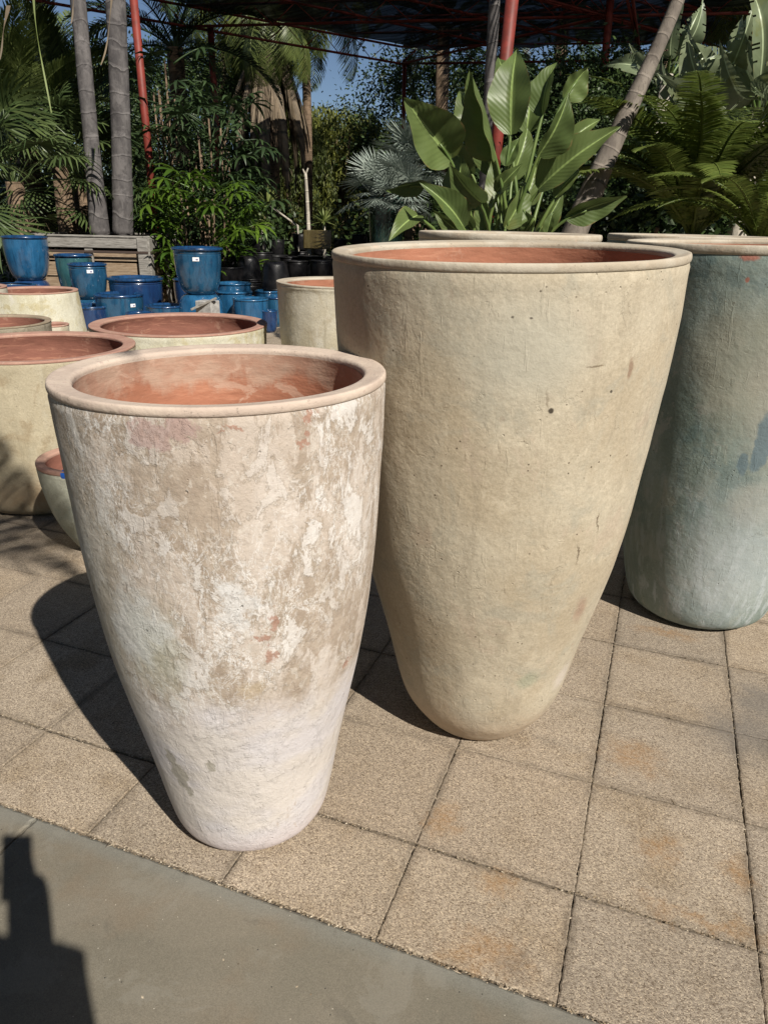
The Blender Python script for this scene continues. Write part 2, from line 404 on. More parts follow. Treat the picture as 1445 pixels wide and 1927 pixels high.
def m_tanwash(name, A, B, Cc, D, seedv, decals=(), cracks=0.0, red=True):
    m = NT(name); o = m.map(m.obj, loc=seedv)
    v = m.noise(m.map(o, (1, 1, .8)), 3.2, 5, .6, .5)
    c = m.mix(m.step(v, .35, .62), A, B)
    v2 = m.noise(m.map(o, (1, 1, .9), loc=(3, 1, 4)), 5.5, 6, .65, .8); c = m.mix(m.math('MULTIPLY', m.step(v2, .50, .62), .65), c, Cc)
    v3 = m.noise(m.map(o, (1, 1, .6), loc=(9, 3, 4)), 7, 6, .65, .6); c = m.mix(m.math('MULTIPLY', m.step(v3, .55, .66), .6), c, D)
    f = m.noise(o, 130, 5, .7); c = m.mix(1.0, c, m.ramp(f, [(.3, (.84, .83, .81)), (.7, (1.12, 1.12, 1.12))]), 'MULTIPLY')
    sp = m.vor(o, 42); rr = m.step(m.noise(o, 8, 2), .5, .6); c = m.mix(m.math('MULTIPLY', m.step(sp, .13, .06), rr), c, (.10, .075, .05))
    ch = m.noise(m.map(o, (1.6, 1.6, .45), loc=(1, 7, 2)), 20, 5, .6, .2)
    if red: c = m.mix(m.math('MULTIPLY', m.step(ch, .735, .75), .7), c, (.33, .16, .09))
    if not red:
        vs = m.noise(m.map(o, (1, 1, .16), loc=(2, 6, 1)), 26, 8, .68, .2); lowz = m.step(m.xyz(m.obj)[2], .75, .25, .12, .75)
        c = m.mix(m.math('MULTIPLY', m.step(vs, .50, .60), lowz), c, (.40, .44, .45))
        hb = m.noise(m.map(o, (1, 1, .8), loc=(6, 6, 3)), 5, 10, .72, .4); c = m.mix(m.math('MULTIPLY', m.step(hb, .55, .575), .38), c, (.10, .15, .155))
        c = m.mix(m.math('MULTIPLY', m.step(hb, .43, .415), .5), c, (.33, .335, .30))
    else:
        dr = m.noise(m.map(o, (1, 1, .14), loc=(4, 2, 6)), 14, 7, .66, .2); c = m.mix(m.math('MULTIPLY', m.step(dr, .56, .66), .28), c, tuple(x * .62 for x in A))
        ch_ = m.noise(m.map(o, (1, 1, .8), loc=(7, 1, 2)), 9, 11, .74, .3); c = m.mix(m.math('MULTIPLY', m.step(ch_, .56, .60), .3), c, tuple(min(.7, x * 1.3) for x in B))
    for p, r, col, amt, edge in decals:
        c = m.mix(m.math('MULTIPLY', m.decal(p, r, max(r) * (.5 if max(r) > .02 else .3), .6 / max(r), edge), amt), c, col)
    return m.done(c, .84, pot_bump(m, .9, cracks), .25)
def m_clay_inside(washed=False, H=1.2, tone=(.40, .175, .108)):
    m = NT('terracotta_lining'); o = m.obj; z = m.xyz(o)[2]
    c = m.mix(m.step(m.noise(m.map(o, (1, 1, 2.5)), 7, 5, .6), .35, .65), tone, tuple(t * .82 for t in tone))
    st = m.noise(m.map(o, (2, 2, 14)), 3, 4, .6, .5); c = m.mix(m.math('MULTIPLY', m.step(st, .55, .7), .4), c, (.56, .29, .19))
    if washed:
        e = m.math('ADD', z, m.math('MULTIPLY', m.noise(m.map(o, (1, 1, .6)), 7, 6, .65), .26))
        a = m.step(e, H + .02, H + .065); c = m.mix(m.math('MULTIPLY', a, .85), c, m.mix(m.step(m.noise(o, 14, 5, .6), .4, .6), (.47, .33, .25), (.42, .26, .19)))
        w2 = m.noise(m.map(o, (1, 1, 1.5), loc=(2, 2, 2)), 9, 6, .65, .5); c = m.mix(m.math('MULTIPLY', m.step(w2, .57, .62), .55), c, (.55, .38, .29))
    else:
        e = m.noise(m.map(o, loc=(4, 2, 1)), 8, 5, .65); c = m.mix(m.math('MULTIPLY', m.step(e, .58, .66), .35), c, (.52, .33, .24))
    n = m.bump(m.noise(m.map(o, (1, 1, 3)), 14, 4), .5, .006); n = m.bump(m.noise(o, 120, 4), .4, .0015, n)
    return m.done(c, .85, n, .2)
def m_rim(name, A, B, D):
    m = NT(name); o = m.obj
    c = m.mix(m.step(m.noise(o, 8, 5, .6), .4, .6), A, B)
    d = m.noise(m.map(o, loc=(2, 2, 2)), 26, 5, .7); c = m.mix(m.math('MULTIPLY', m.step(d, .6, .66), .55), c, D)
    s = m.noise(o, 90, 4, .7); c = m.mix(m.math('MULTIPLY', m.step(s, .62, .68), .6), c, tuple(x * .45 for x in A))
    n = m.bump(m.noise(o, 12, 4), .5, .008); n = m.bump(m.noise(o, 70, 5, .65), .6, .003, n)
    return m.done(c, .8, n, .3)

def clay_pot(name, label, cat, loc, H, nodes, R, lip, mats, lean=(0, 0), seed=0, seg=144, rimh=.035, bulge=.006, group=None, flat=False, rotz=0, wobble=.006):
    """nodes: (z,r) of the outer wall up to the lip"""
    t = thing(name, label, cat, loc, (-lean[1], lean[0], rotz), group)
    off = seed * 7.13
    def wob(a, z):
        p = Vector((math.cos(a) * 1.1 + off, math.sin(a) * 1.1, z * 2.0))
        q = Vector((math.cos(a) * 4 + off, math.sin(a) * 4, z * 7.0))
        return wobble * 1.6 * mn.noise(p) + wobble * .6 * mn.noise(q) + wobble * .25 * mn.noise(q * 3.1)
    body = smooth_prof([n for n in nodes], 9)
    rb = R - bulge * .30
    body = [q for q in body if q[1] < H - rimh - .012] + [(rb - .001, H - rimh - .010), (rb - .003, H - rimh - .003), (rb - .0035, H - rimh + .004)]
    full = [(max(nodes[0][1] - .012, .02), .004)] + body
    m1 = MB(); add_lathe(m1, full, seg, wob, True); m1.build('body', mats[0], t)
    # rolled lip
    ri = R - lip; pr = []
    pr.append((rb - .0045, H - rimh + .001))
    rr = rimh * .5
    for k in range(9):
        a = -PI / 2 + PI * k / 8 * .98
        ca, sa = math.cos(a), math.sin(a); ca = abs(ca) ** .7 * (1 if ca > 0 else -1)
        pr.append((R - rr * .6 + rr * .6 * ca, H - rr + rr * sa))
    for k in range(1, 5):
        s = k / 5; pr.append((R - rr * .6 - (lip - rr * .6 - .008) * s, H - .0005 - .004 * s))
    for k in range(6):
        a = PI / 2 * k / 5; pr.append((ri + .010 - .010 * math.sin(a), H - .014 + .010 * math.cos(a)))
    pr.append((ri + .001, H - .022))
    m2 = MB(); add_lathe(m2, pr, seg, wob); m2.build('rim', mats[1], t)
    prof = sorted([(z, r) for z, r in nodes]); zs = [a for a, b in prof]; rs = [b for a, b in prof]
    inn = [(ri - .0005, H - .019)]
    k = 24; th = .038
    for i in range(1, k + 1):
        z = (H - .019) * (1 - i / k) + .05 * (i / k); blend = min(1, (H - z) / .12)
        rin = (ri) * (1 - blend) + (np.interp(z, zs, rs) - th) * blend
        inn.append((max(min(rin, ri + .02), .05), z))
    inn.append((.01, .05))
    m3 = MB(); add_lathe(m3, inn, seg, lambda a, z: wob(a, z) + .004 * mn.noise(Vector((math.cos(a) * 2 + off, math.sin(a) * 2, z * 16))))
    m3.build('lining', mats[2], t)
    return t
def frac(H, d): return [(z * H, r) for z, r in d]

# ------------------------------------------------------------------ the large clay pots
RIM_PINK = m_rim('pink_cream_rim', (.48, .385, .32), (.56, .46, .38), (.39, .28, .245))
RIM_TAN = m_rim('pale_tan_rim', (.40, .34, .26), (.47, .42, .34), (.53, .40, .30))
RIM_CLAY = m_rim('bare_clay_rim', (.36, .20, .155), (.41, .25, .19), (.46, .36, .29))
IN_W = m_clay_inside(True, 1.204); IN_C = m_clay_inside(False, tone=(.42, .185, .115)); IN_D = m_clay_inside(False, tone=(.27, .118, .085))
WHITE = m_whitewash()
TAN = m_tanwash('tan_lime_clay', (.415, .35, .255), (.47, .415, .32), (.375, .345, .275), (.45, .37, .285), (0, 0, 0), (
    ((.201, -.379, 1.139), (.006, .01, .006), (.04, .03, .02), .95, .3), ((.193, -.388, 1.165), (.0025, .01, .026), (.20, .15, .1), .6, .5),
    ((.351, -.258, 1.218), (.006, .01, .024), (.24, .16, .11), .8, .4), ((.281, -.336, 1.234), (.022, .02, .002), (.14, .10, .06), .8, .5), ((.317, -.292, 1.172), (.003, .01, .0035), (.05, .04, .03), .9, .3),
    ((.185, -.23, .321), (.03, .04, .03), (.27, .29, .21), .6, .5), ((.299, -.184, .552), (.014, .03, .05), (.33, .19, .14), .5, .6),
    ((.322, -.233, .839), (.0018, .01, .04), (.11, .08, .05), .8, .5), ((.285, -.265, .773), (.0018, .01, .05), (.11, .08, .05), .8, .5),
    ((.268, -.101, .27), (.03, .04, .05), (.56, .50, .45), .6, .5), ((.141, -.415, 1.27), (.13, .1, .10), (.40, .385, .32), .6, .6), ((.05, -.2, .06), (.25, .2, .10), (.47, .36, .26), .6, .7),
    ((.149, -.413, 1.34), (.003, .01, .0025), (.06, .05, .04), .8, .4), ((.113, -.425, 1.342), (.003, .01, .0025), (.06, .05, .04), .8, .4), ((.102, -.415, 1.121), (.006, .01, .006), (.30, .24, .18), .5, .5)))
SEA = m_tanwash('sea_green_clay', (.165, .210, .185), (.235, .28, .255), (.135, .20, .195), (.30, .31, .26), (4, 4, 4), (
    ((-.03, -.419, 1.10), (.16, .12, .20), (.30, .295, .235), .75, .35), ((.15, -.38, 1.0), (.14, .12, .30), (.33, .31, .26), .6, .4),
    ((.075, -.387, .84), (.03, .05, .10), (.105, .155, .185), .8, .15), ((.035, -.385, .755), (.018, .04, .04), (.105, .155, .185), .75, .15), ((.10, -.362, .60), (.09, .1, .08), (.33, .30, .25), .45, .4),
    ((.06, -.30, .33), (.22, .2, .26), (.40, .43, .43), .7, .8), ((-.066, -.452, 1.43), (.03, .03, .012), (.35, .12, .08), .8, .3), ((-.06, -.444, 1.362), (.006, .02, .008), (.35, .12, .08), .8, .3),
    ((-.3, -.2, .35), (.2, .2, .3), (.13, .16, .13), .6, .6)), red=False)
CREAM = m_tanwash('cream_lime_clay', (.46, .41, .30), (.54, .50, .41), (.40, .34, .24), (.58, .55, .48), (8, 2, 1))
CREAM2 = m_tanwash('yellow_stained_clay', (.50, .47, .35), (.56, .54, .44), (.42, .36, .2), (.60, .58, .52), (3, 8, 1))
OLIVE = m_tanwash('olive_tan_clay', (.36, .31, .215), (.41, .36, .26), (.30, .235, .15), (.43, .39, .30), (1, 5, 9), (((0, 0, .12), (.7, .7, .14), (.27, .185, .11), .65, .5),))
GREYT = m_tanwash('grey_tan_clay', (.27, .235, .175), (.34, .30, .235), (.20, .17, .125), (.38, .35, .29), (6, 5, 2))
EGG = m_tanwash('grey_green_clay', (.33, .335, .265), (.40, .40, .33), (.29, .32, .27), (.45, .42, .35), (2, 9, 2))

clay_pot('tall_pot', 'chalky whitewashed tall tapering clay pot in front, its tan and white wash flaking', 'pot', (-.462, .370, .001), 1.204,
         [(0.0, .152), (.010, .172), (.045, .200), (.12, .219), (.30, .252), (.54, .299), (.78, .330), (1.02, .345), (1.204, .351)],
         .352, .049, (WHITE, RIM_PINK, IN_W), (-.010, 0), 1, 192, .019, .002)
clay_pot('tall_pot', 'tallest smooth tan clay pot with pale rim, between the whitewashed and sea green pots', 'pot', (.012, 1.024, .001), 1.447,
         [(0.0, .148), (.010, .170), (.055, .208), (.145, .256), (.36, .306), (.65, .374), (.94, .411), (1.22, .437), (1.447, .4455)],
         .447, .043, (TAN, RIM_TAN, IN_C), (-.0125, -.030), 2, 192, .020, .002)
clay_pot('tall_pot', 'blue green weathered tall clay pot cut by the right edge of the picture', 'pot', (.702, 2.09, .001), 1.463,
         [(0.0, .20), (.012, .238), (.06, .280), (.22, .317), (.50, .358), (.75, .388), (1.1, .424), (1.463, .457)],
         .459, .046, (SEA, RIM_TAN, IN_C), (-.014, -.006), 3, 160, .030, .006)
clay_pot('tall_pot', 'clay pot behind the tallest tan pot, only its rim ring showing under the big leaves', 'pot', (-.40, 2.93, .001), 1.458,
         frac(1.46, [(0, .2), (.04, .25), (.2, .32), (.6, .42), (1, .455)]), .458, .045, (TAN, RIM_TAN, IN_C), (0, 0), 4)
clay_pot('tall_pot', 'clay pot behind the sea green pot, its thin pale rim just above it', 'pot', (.486, 3.70, .001), 1.459,
         frac(1.46, [(0, .2), (.04, .25), (.2, .32), (.6, .42), (1, .46)]), .465, .045, (SEA, RIM_TAN, IN_C), (0, 0), 5)
clay_pot('wide_pot', 'wide olive tan clay pot at the left edge with leaf shadows on its wall', 'pot', (-2.76, 2.09, .001), .838,
         frac(.838, [(0, .36), (.02, .41), (.1, .455), (.4, .49), (.75, .508), (1, .515)]), .518, .07, (OLIVE, RIM_CLAY, IN_D), (0, 0), 6, 144, .014, .0)
clay_pot('wide_pot', 'broad low clay pot with a red clay rim just behind the whitewashed pot', 'pot', (-2.747, 3.384, .001), .807,
         frac(.807, [(0, .40), (.02, .46), (.1, .51), (.4, .56), (.75, .588), (1, .596)]), .60, .075, (CREAM2, RIM_CLAY, IN_D), (0, 0), 7, 144, .014, .0)
clay_pot('straight_pot', 'cream clay pot with an orange inside, just left of the tallest pot', 'pot', (-1.64, 3.70, .001), 1.114,
         frac(1.114, [(0, .30), (.02, .35), (.1, .375), (.4, .41), (.75, .437), (1, .446)]), .45, .06, (GREYT if 0 else CREAM, RIM_TAN, IN_C), (0, 0), 8, 144, .014, .0)
clay_pot('straight_pot', 'cream clay pot with a yellow stain, its wall widening below a red rim', 'pot', (-5.088, 4.451, .001), .832,
         frac(.832, [(0, .36), (.02, .40), (.1, .425), (.4, .42), (.75, .395), (1, .376)]), .38, .05, (CREAM2, RIM_CLAY, IN_D), (0, 0), 9, 144, .014, .0)
clay_pot('straight_pot', 'tan clay pot cut by the left edge, behind the grey tan one', 'pot', (-5.62, 4.10, .001), .86,
         frac(.86, [(0, .38), (.02, .42), (.1, .44), (.4, .43), (.75, .41), (1, .396)]), .40, .05, (CREAM, RIM_CLAY, IN_D), (0, 0), 10, 144, .014, .0)
clay_pot('wide_pot', 'weathered grey tan pot with a dirty rim, behind the wide olive one', 'pot', (-4.252, 3.188, .001), .746,
         frac(.746, [(0, .28), (.02, .33), (.1, .36), (.4, .385), (.75, .392), (1, .396)]), .40, .05, (GREYT, m_rim('dirty_rim', (.25, .20, .14), (.32, .25, .18), (.16, .13, .09)), IN_D), (0, 0), 11, 144, .014, .0)
clay_pot('small_pot', 'small narrow pale pink clay pot squeezed between the grey tan and the yellow stained pots', 'pot', (-4.232, 3.719, .001), .664,
         frac(.664, [(0, .09), (.04, .105), (.4, .125), (1, .137)]), .14, .03, (CREAM, RIM_CLAY, IN_D), (0, 0), 12, 64, .014, .0)
egg = clay_pot('egg_bowl', 'small grey green egg shaped bowl tucked behind the whitewashed pot, blue tape on its rim', 'bowl', (-2.0, 1.57, .001), .459,
         frac(.459, [(0, .06), (.02, .085), (.10, .115), (.25, .153), (.45, .190), (.7, .217), (.9, .228), (1, .228)]), .231, .042, (EGG, RIM_CLAY, IN_D), (0, 0), 13, 96, .024, .002)
TAPE = NT('blue_tape').done((.01, .10, .45), .5)
mb = MB(); V = []
for k in range(7):
    a = math.radians(-79 + k * 3)
    for r, z in ((.2285, .425), (.2345, .440), (.2345, .452), (.215, .463), (.20, .463)): V.append((r * math.cos(a), r * math.sin(a), z))
mb.add(V, grid_faces(7, 5)); mb.build('tape', TAPE, egg)

# ------------------------------------------------------------------ glazed pots
def m_glaze(name, A, B, dark, rough=.1, seed=0):
    m = NT(name); o = m.map(m.obj, loc=(seed, seed * 2, 0))
    oi = m.n('ShaderNodeObjectInfo')
    v = m.noise(m.map(o, (1, 1, .3)), 9, 6, .65, .3); c = m.mix(m.step(v, .38, .62), A, B)
    s = m.noise(m.map(o, (1, 1, .12)), 28, 5, .6); c = m.mix(m.math('MULTIPLY', m.step(s, .5, .68), .6), c, dark)
    f = m.noise(o, 140, 3, .6); c = m.mix(1.0, c, m.ramp(f, [(.3, (.85,) * 3), (.7, (1.15,) * 3)]), 'MULTIPLY')
    n = m.bump(m.noise(o, 18, 4), .25, .004)
    m.b.inputs['Coat Weight'].default_value = 1.0; m.b.inputs['Coat Roughness'].default_value = .035
    return m.done(c, rough + .15, n, .5)
BLUE = m_glaze('blue_glaze', (.012, .060, .125), (.018, .085, .165), (.006, .025, .06))
BLUE2 = m_glaze('bright_blue_glaze', (.012, .075, .17), (.022, .11, .23), (.008, .035, .08), seed=3)
COBALT = m_glaze('cobalt_glaze', (.010, .030, .095), (.012, .045, .13), (.005, .014, .04), seed=6)
TEAL = m_glaze('teal_glaze', (.022, .075, .09), (.035, .11, .12), (.01, .03, .04), seed=5)
DRIM = m_glaze('dark_glaze_rim', (.008, .035, .10), (.010, .055, .15), (.004, .01, .02), seed=8)
GLIN = m_glaze('dark_blue_lining', (.012, .05, .12), (.02, .07, .15), (.01, .02, .05), .3, seed=2)
def m_black(): 
    m = NT('black_glaze'); c = m.mix(m.step(m.noise(m.obj, 9, 5), .4, .6), (.006, .006, .007), (.014, .013, .014))
    return m.done(c, .38, m.bump(m.noise(m.obj, 30, 4), .2, .003), .4)
BLACK = m_black()
STICK = NT('paper_sticker'); u_ = STICK.xyz(STICK.uv); bx_ = STICK.math('MULTIPLY', STICK.math('MULTIPLY', STICK.step(u_[0], .46, .5), STICK.step(u_[0], .86, .82)), STICK.math('MULTIPLY', STICK.step(u_[1], .18, .22), STICK.step(u_[1], .66, .62)))
bx_ = STICK.math('MULTIPLY', bx_, STICK.step(STICK.noise(STICK.uv, 14, 3, .7), .36, .46)); STICK = STICK.done(STICK.mix(bx_, (.75, .76, .78), (.13, .10, .22)), .5)
def glazed_pot(name, label, loc, R, H, mats, ring=True, base=.62, bulge=.9, sticker=None, group=None, seg=64, flip=False, cat='pot', thick=.028, belly=.55):
    t = thing(name, label, cat, loc, (PI, 0, 0) if flip else (0, 0, 0), group)
    if flip: t.location = (loc[0], loc[1], loc[2] + H)
    nd = [(0, base * R * .9), (.012, base * R), (.12 * H, (base + (bulge - base) * .45) * R), (.35 * H, (base + (bulge - base) * .8) * R), (belly * H + .1 * H, bulge * R), (.86 * H, (bulge + .01) * R)]
    p = smooth_prof(nd, 7)
    if ring:
        p += [(bulge * R, .87 * H), (bulge * R + .010, .88 * H), (bulge * R + .011, .89 * H), (bulge * R, .90 * H), (bulge * R, .925 * H)]
    else: p += [((bulge + .01) * R, .925 * H)]
    m1 = MB(); add_lathe(m1, p, seg, None, True); m1.build('body', mats[0], t)
    rt = .042 * max(R, .25) / .33
    q = [(bulge * R - .004, .924 * H)]
    for k in range(10):
        a = -PI / 2 + 1.5 * PI * k / 9 * .72
        q.append((R - rt * .55 + rt * .55 * math.cos(a), H - rt * .5 + rt * .5 * math.sin(a)))
    q += [(R - thick * 1.5, H - .012), (R * .9 - thick, .93 * H)]
    m2 = MB(); add_lathe(m2, q, seg); m2.build('rim', mats[1], t)
    i = [(R * .9 - thick, .932 * H), (bulge * R - thick, .84 * H), (bulge * R - thick, .5 * H), (base * R, .06 * H), (.01, .05 * H)]
    m3 = MB(); add_lathe(m3, i, seg); m3.build('lining', mats[2], t)
    if sticker is not None:
        az, zf, sw, sh = sticker; rr = (bulge + .014) * R + .003
        m4 = MB(); V = []; U = []
        for k in range(5):
            a = az + (k / 4 - .5) * sw / rr
            for j in range(3): V.append((rr * math.cos(a), rr * math.sin(a), zf * H + (j / 2 - .5) * sh)); U.append((k / 4, j / 2))
        m4.add(V, grid_faces(5, 3), U); m4.build('price_sticker', STICK, t)
    return t
def face(xy, off=0): return math.atan2(CAM[1] - xy[1], CAM[0] - xy[0]) + off
B3 = (BLUE, DRIM, GLIN); B4 = (BLUE2, BLUE2, GLIN); B5 = (COBALT, DRIM, GLIN); B6 = (TEAL, DRIM, GLIN)
GP = glazed_pot
G0 = 'blue glazed pots in the stock area'
# stand and upturned supports first, then the pots on them
GP('blue_pot', 'large shiny bright blue pot at the left edge, dark mottling under its rim', (-8.80, 8.09, .52), .33, .634, (BLUE2, DRIM, GLIN), False, .60, .95, None, G0)
GP('blue_pot', 'upturned dark blue pot holding up the large bright blue one at the left edge', (-8.80, 8.09, 0), .33, .515, B5, False, .66, .92, None, G0, flip=True)
GP('blue_pot', 'teal green open pot left of the wooden box, behind the stickered round blue pot', (-8.125, 8.313, .22), .28, .69, B6, False, .50, .93, None, G0)
GP('blue_pot', 'round bellied stickered blue pot on an upturned blue pot, left of the wooden box', (-7.454, 7.835, .335), .27, .49, B3, True, .60, .93, (face((-7.454, 7.835), .1), .80, .085, .045), G0)
GP('blue_pot', 'upturned blue pot under the stickered round blue one', (-7.454, 7.835, 0), .26, .33, B3, False, .70, .95, None, G0, flip=True)
GP('blue_pot', 'widest cobalt blue pot with a double ringed rim in front of the wooden box', (-6.947, 8.217, 0), .40, .637, B5, True, .66, .93, None, G0)
GP('blue_pot', 'blue pot with a sticker near its right side, in front of the widest cobalt pot', (-6.776, 7.62, 0), .335, .462, B3, False, .66, .95, (face((-6.776, 7.62), .55), .70, .075, .045), G0)
GP('blue_pot', 'low cobalt pot with a thick ringed rim below the stickered round blue pot', (-7.02, 7.30, 0), .27, .32, B5, True, .75, .93, None, G0)
GP('blue_pot', 'teal rimmed low pot half hidden behind the low cobalt ringed pot', (-6.98, 7.86 - .25 + .35, 0), .24, .30, B6, False, .75, .95, None, G0)
GP('blue_pot', 'low round blue pot beside the broken plank, its rim dark', (-6.02, 7.62, 0), .265, .352, B3, False, .72, .96, None, G0)
GP('blue_pot', 'small greenish blue pot whose rim peeps over the broad low clay pot', (-5.840, 6.85, 0), .18, .341, B6, False, .72, .95, None, G0)
GP('blue_pot', 'tall blue pot with ringed collar and white sticker, standing on an upturned bright blue pot', (-5.563, 7.801, .505), .34, .60, B3, True, .56, .90, (face((-5.563, 7.801), -.08), .765, .085, .048), G0)
GP('blue_pot', 'upturned bright blue round pot under the tall ringed blue pot', (-5.563, 7.801, 0), .335, .50, B4, False, .66, .95, None, G0, flip=True)
GP('blue_pot', 'bright blue pot right of the tall ringed blue pot, with another stacked in it', (-5.459, 8.492, 0), .27, .50, B4, False, .50, .94, None, G0)
GP('blue_pot', 'bright blue pot nested inside the one right of the tall ringed blue pot', (-5.53, 8.62, .12), .25, .48, B4, False, .55, .94, None, G0)
GP('blue_pot', 'round bright blue pot nearest the cream pot with orange inside', (-5.002, 8.171, 0), .25, .449, B4, False, .62, .96, None, G0)
GP('blue_pot', 'small blue pot behind the round bright blue pot nearest the cream one', (-5.142, 8.909, 0), .19, .49, B4, False, .6, .95, None, G0)
GP('blue_pot', 'small cobalt pot just left of the cream pot with orange inside', (-4.74, 8.20, 0), .12, .30, B5, False, .7, .95, None, G0)
GP('blue_pot', 'small blue pot behind the small cobalt pot by the cream one', (-4.93, 8.75, 0), .15, .42, B3, False, .7, .95, None, G0)
GP('blue_pot', 'dark cobalt pot in the shade between wooden box and tall ringed blue pot', (-6.45, 8.85, 0), .25, .60, B5, False, .6, .95, None, G0)
GP('blue_pot', 'dark cobalt pot in the shade right against the tall ringed blue pot', (-6.13, 8.95, 0), .22, .55, B5, True, .6, .95, None, G0)
# flat saucers at the far left
for k, (dx, dz, rr) in enumerate(((0, 0, .36), (.05, .04, .34), (-.1, .08, .32))):
    s = GP('saucer', ['lowest dark blue saucer in the stack at the left edge', 'middle blue saucer in the stack at the left edge', 'top blue saucer in the stack at the left edge'][k],
           (-8.25 + dx, 7.30, .40 + dz), rr, .05, B5 if k != 1 else B3, False, .8, .97, None, 'blue saucers at the left edge', cat='saucer')
GP('blue_pot', 'upturned cobalt pot holding the saucers at the left edge', (-8.22, 7.30, 0), .33, .395, B5, False, .8, .95, None, G0, flip=True)

# black pots in the shade
rng = random.Random(11)
pB = [GP('black_pot', 'black glazed pot among the dark stock in the shade', (-9, 20, 0), .24, .46, (BLACK, BLACK, BLACK), True, .62, .93, None, 'black pots stacked in the shade', 48),
      GP('black_pot', 'black glazed pot among the dark stock in the shade', (-9, 20, 0), .28, .40, (BLACK, BLACK, BLACK), False, .70, .95, None, 'black pots stacked in the shade', 48)]
first = [True, True]
def black(x, y, z, s, k, flip=False):
    if first[k]: o = pB[k]; first[k] = False
    else: o = copy_tree(pB[k])
    H = (.46, .40)[k] * s
    o.scale = (s, s, s); o.rotation_euler = (PI if flip else 0, 0, rng.uniform(0, 6)); o.location = (x, y, z + (H if flip else 0))
    lat = (np.array([x, y, 0]) - CAM).dot(RH); dd = (np.array([x, y, 0]) - CAM).dot(FH); u = 722 + lat / dd * 1371
    o['label'] = '%s %s black pot %s, %s of stock, %s' % ('upturned' if flip else 'upright', 'ringed' if k == 0 else 'smooth', 'on the ground' if z < .01 else 'stacked on another' if z < .6 else 'topmost of three',
        'front row' if dd < 12.1 else 'second row' if dd < 13.2 else 'middle row' if dd < 14.4 else 'fourth row' if dd < 15.6 else 'back row', ['far left', 'left', 'inner left', 'left of centre', 'centre', 'right of centre', 'right', 'far right'][max(0, min(7, int((u - 395) / 42)))])
for D, xs, zt in ((11.6, range(425, 560, 46), 0), (12.6, range(430, 720, 44), 0), (13.8, range(420, 740, 36), 1), (15.0, range(400, 740, 38), 1), (16.2, range(410, 740, 38), 2)):
    for px in xs:
        p = at(px + rng.uniform(-7, 7), 560, D + rng.uniform(-.15, .15)); k = rng.randint(0, 1); s = rng.uniform(.82, 1.1)
        black(p[0], p[1], 0, s, k, rng.random() < .3)
        if zt >= 1 or rng.random() < .4:
            k2 = rng.randint(0, 1); s2 = rng.uniform(.75, 1.0); z = (.46, .40)[k] * s + .005
            black(p[0], p[1], z, s2, k2, rng.random() < .25)
            if zt >= 2: black(p[0], p[1], z + (.46, .40)[k2] * s2 + .005, .72, 0)

# ------------------------------------------------------------------ wood
def m_wood(name, A, B, D):
    m = NT(name); o = m.obj; u = m.map(o, (1, 1, 1))
    g = m.noise(m.map(o, (1.5, 14, 14)), 3, 6, .65, .4); c = m.ramp(g, [(.28, D), (.45, A), (.7, B)])
    s = m.noise(m.map(o, (2, 60, 60)), 2, 4, .6); c = m.mix(m.math('MULTIPLY', m.step(s, .56, .64), .6), c, tuple(x * .3 for x in A))
    return m.done(c, .85, m.bump(g, .6, .006), .2)
WOOD = m_wood('grey_weathered_wood', (.22, .205, .185), (.36, .34, .31), (.09, .08, .07))
WOODI = m_wood('brown_inner_board', (.25, .18, .12), (.36, .28, .20), (.13, .085, .05))
WOODD = m_wood('dark_weathered_wood', (.10, .085, .072), (.16, .145, .13), (.04, .035, .03))
STEELBAND = NT('rusty_steel_band').done((.06, .04, .032), .6)
bc = at(209, 500, 13.3); bc[2] = 0
box = thing('tree_box', 'large weathered wooden tree box of grey boards holding two palm trunks', 'planter', bc, (0, 0, math.atan2(RH[1], RH[0])), scale=.97)
Wt, Ht = 1.02, 1.19
def sidewall(rot):
    R = np.array([[math.cos(rot), -math.sin(rot), 0], [math.sin(rot), math.cos(rot), 0], [0, 0, 1]])
    for k, (z0, z1) in enumerate(((.05, .27), (.29, .53), (.55, .77), (.80, .92))):
        a = MB(); add_box(a, R @ np.array([0, -(.86 + .1 * z0), (z0 + z1) / 2]), (1.72 + .25 * z0, .03, z1 - z0), R, .004); a.build('board', WOODI, box, False)
    a = MB(); add_box(a, R @ np.array([0, -1.005, 1.085]), (1.90, .04, .16), R, .006); a.build('board', WOOD, box, False)
    for x in (-.93, .93):
        a = MB(); add_box(a, R @ np.array([x, -1.02, .59]), (.17, .05, 1.16), R, .006); a.build('batten', WOOD, box, False)
    a = MB(); add_box(a, R @ np.array([.03, -1.0, .50]), (.13, .05, .98), R, .006); a.build('batten', WOOD, box, False)
    a = MB(); add_box(a, R @ np.array([0, -1.052, .95]), (2.04, .008, .035), R); a.build('band', STEELBAND, box, False)
for k in range(4): sidewall(k * PI / 2)
a = MB(); 
for r_ in (0, 1, 2, 3):
    R = np.array([[math.cos(r_ * PI / 2), -math.sin(r_ * PI / 2), 0], [math.sin(r_ * PI / 2), math.cos(r_ * PI / 2), 0], [0, 0, 1]])
    add_box(a, R @ np.array([0, -.98, 1.185]), (1.86, .12, .03), R, .006)
a.build('top_frame', WOOD, box, False)
a = MB(); a.add([(-.95, -.95, 1.08), (.95, -.95, 1.08), (.95, .95, 1.08), (-.95, .95, 1.08)], [(0, 1, 2, 3)]); a.build('soil', M_SOIL, box)
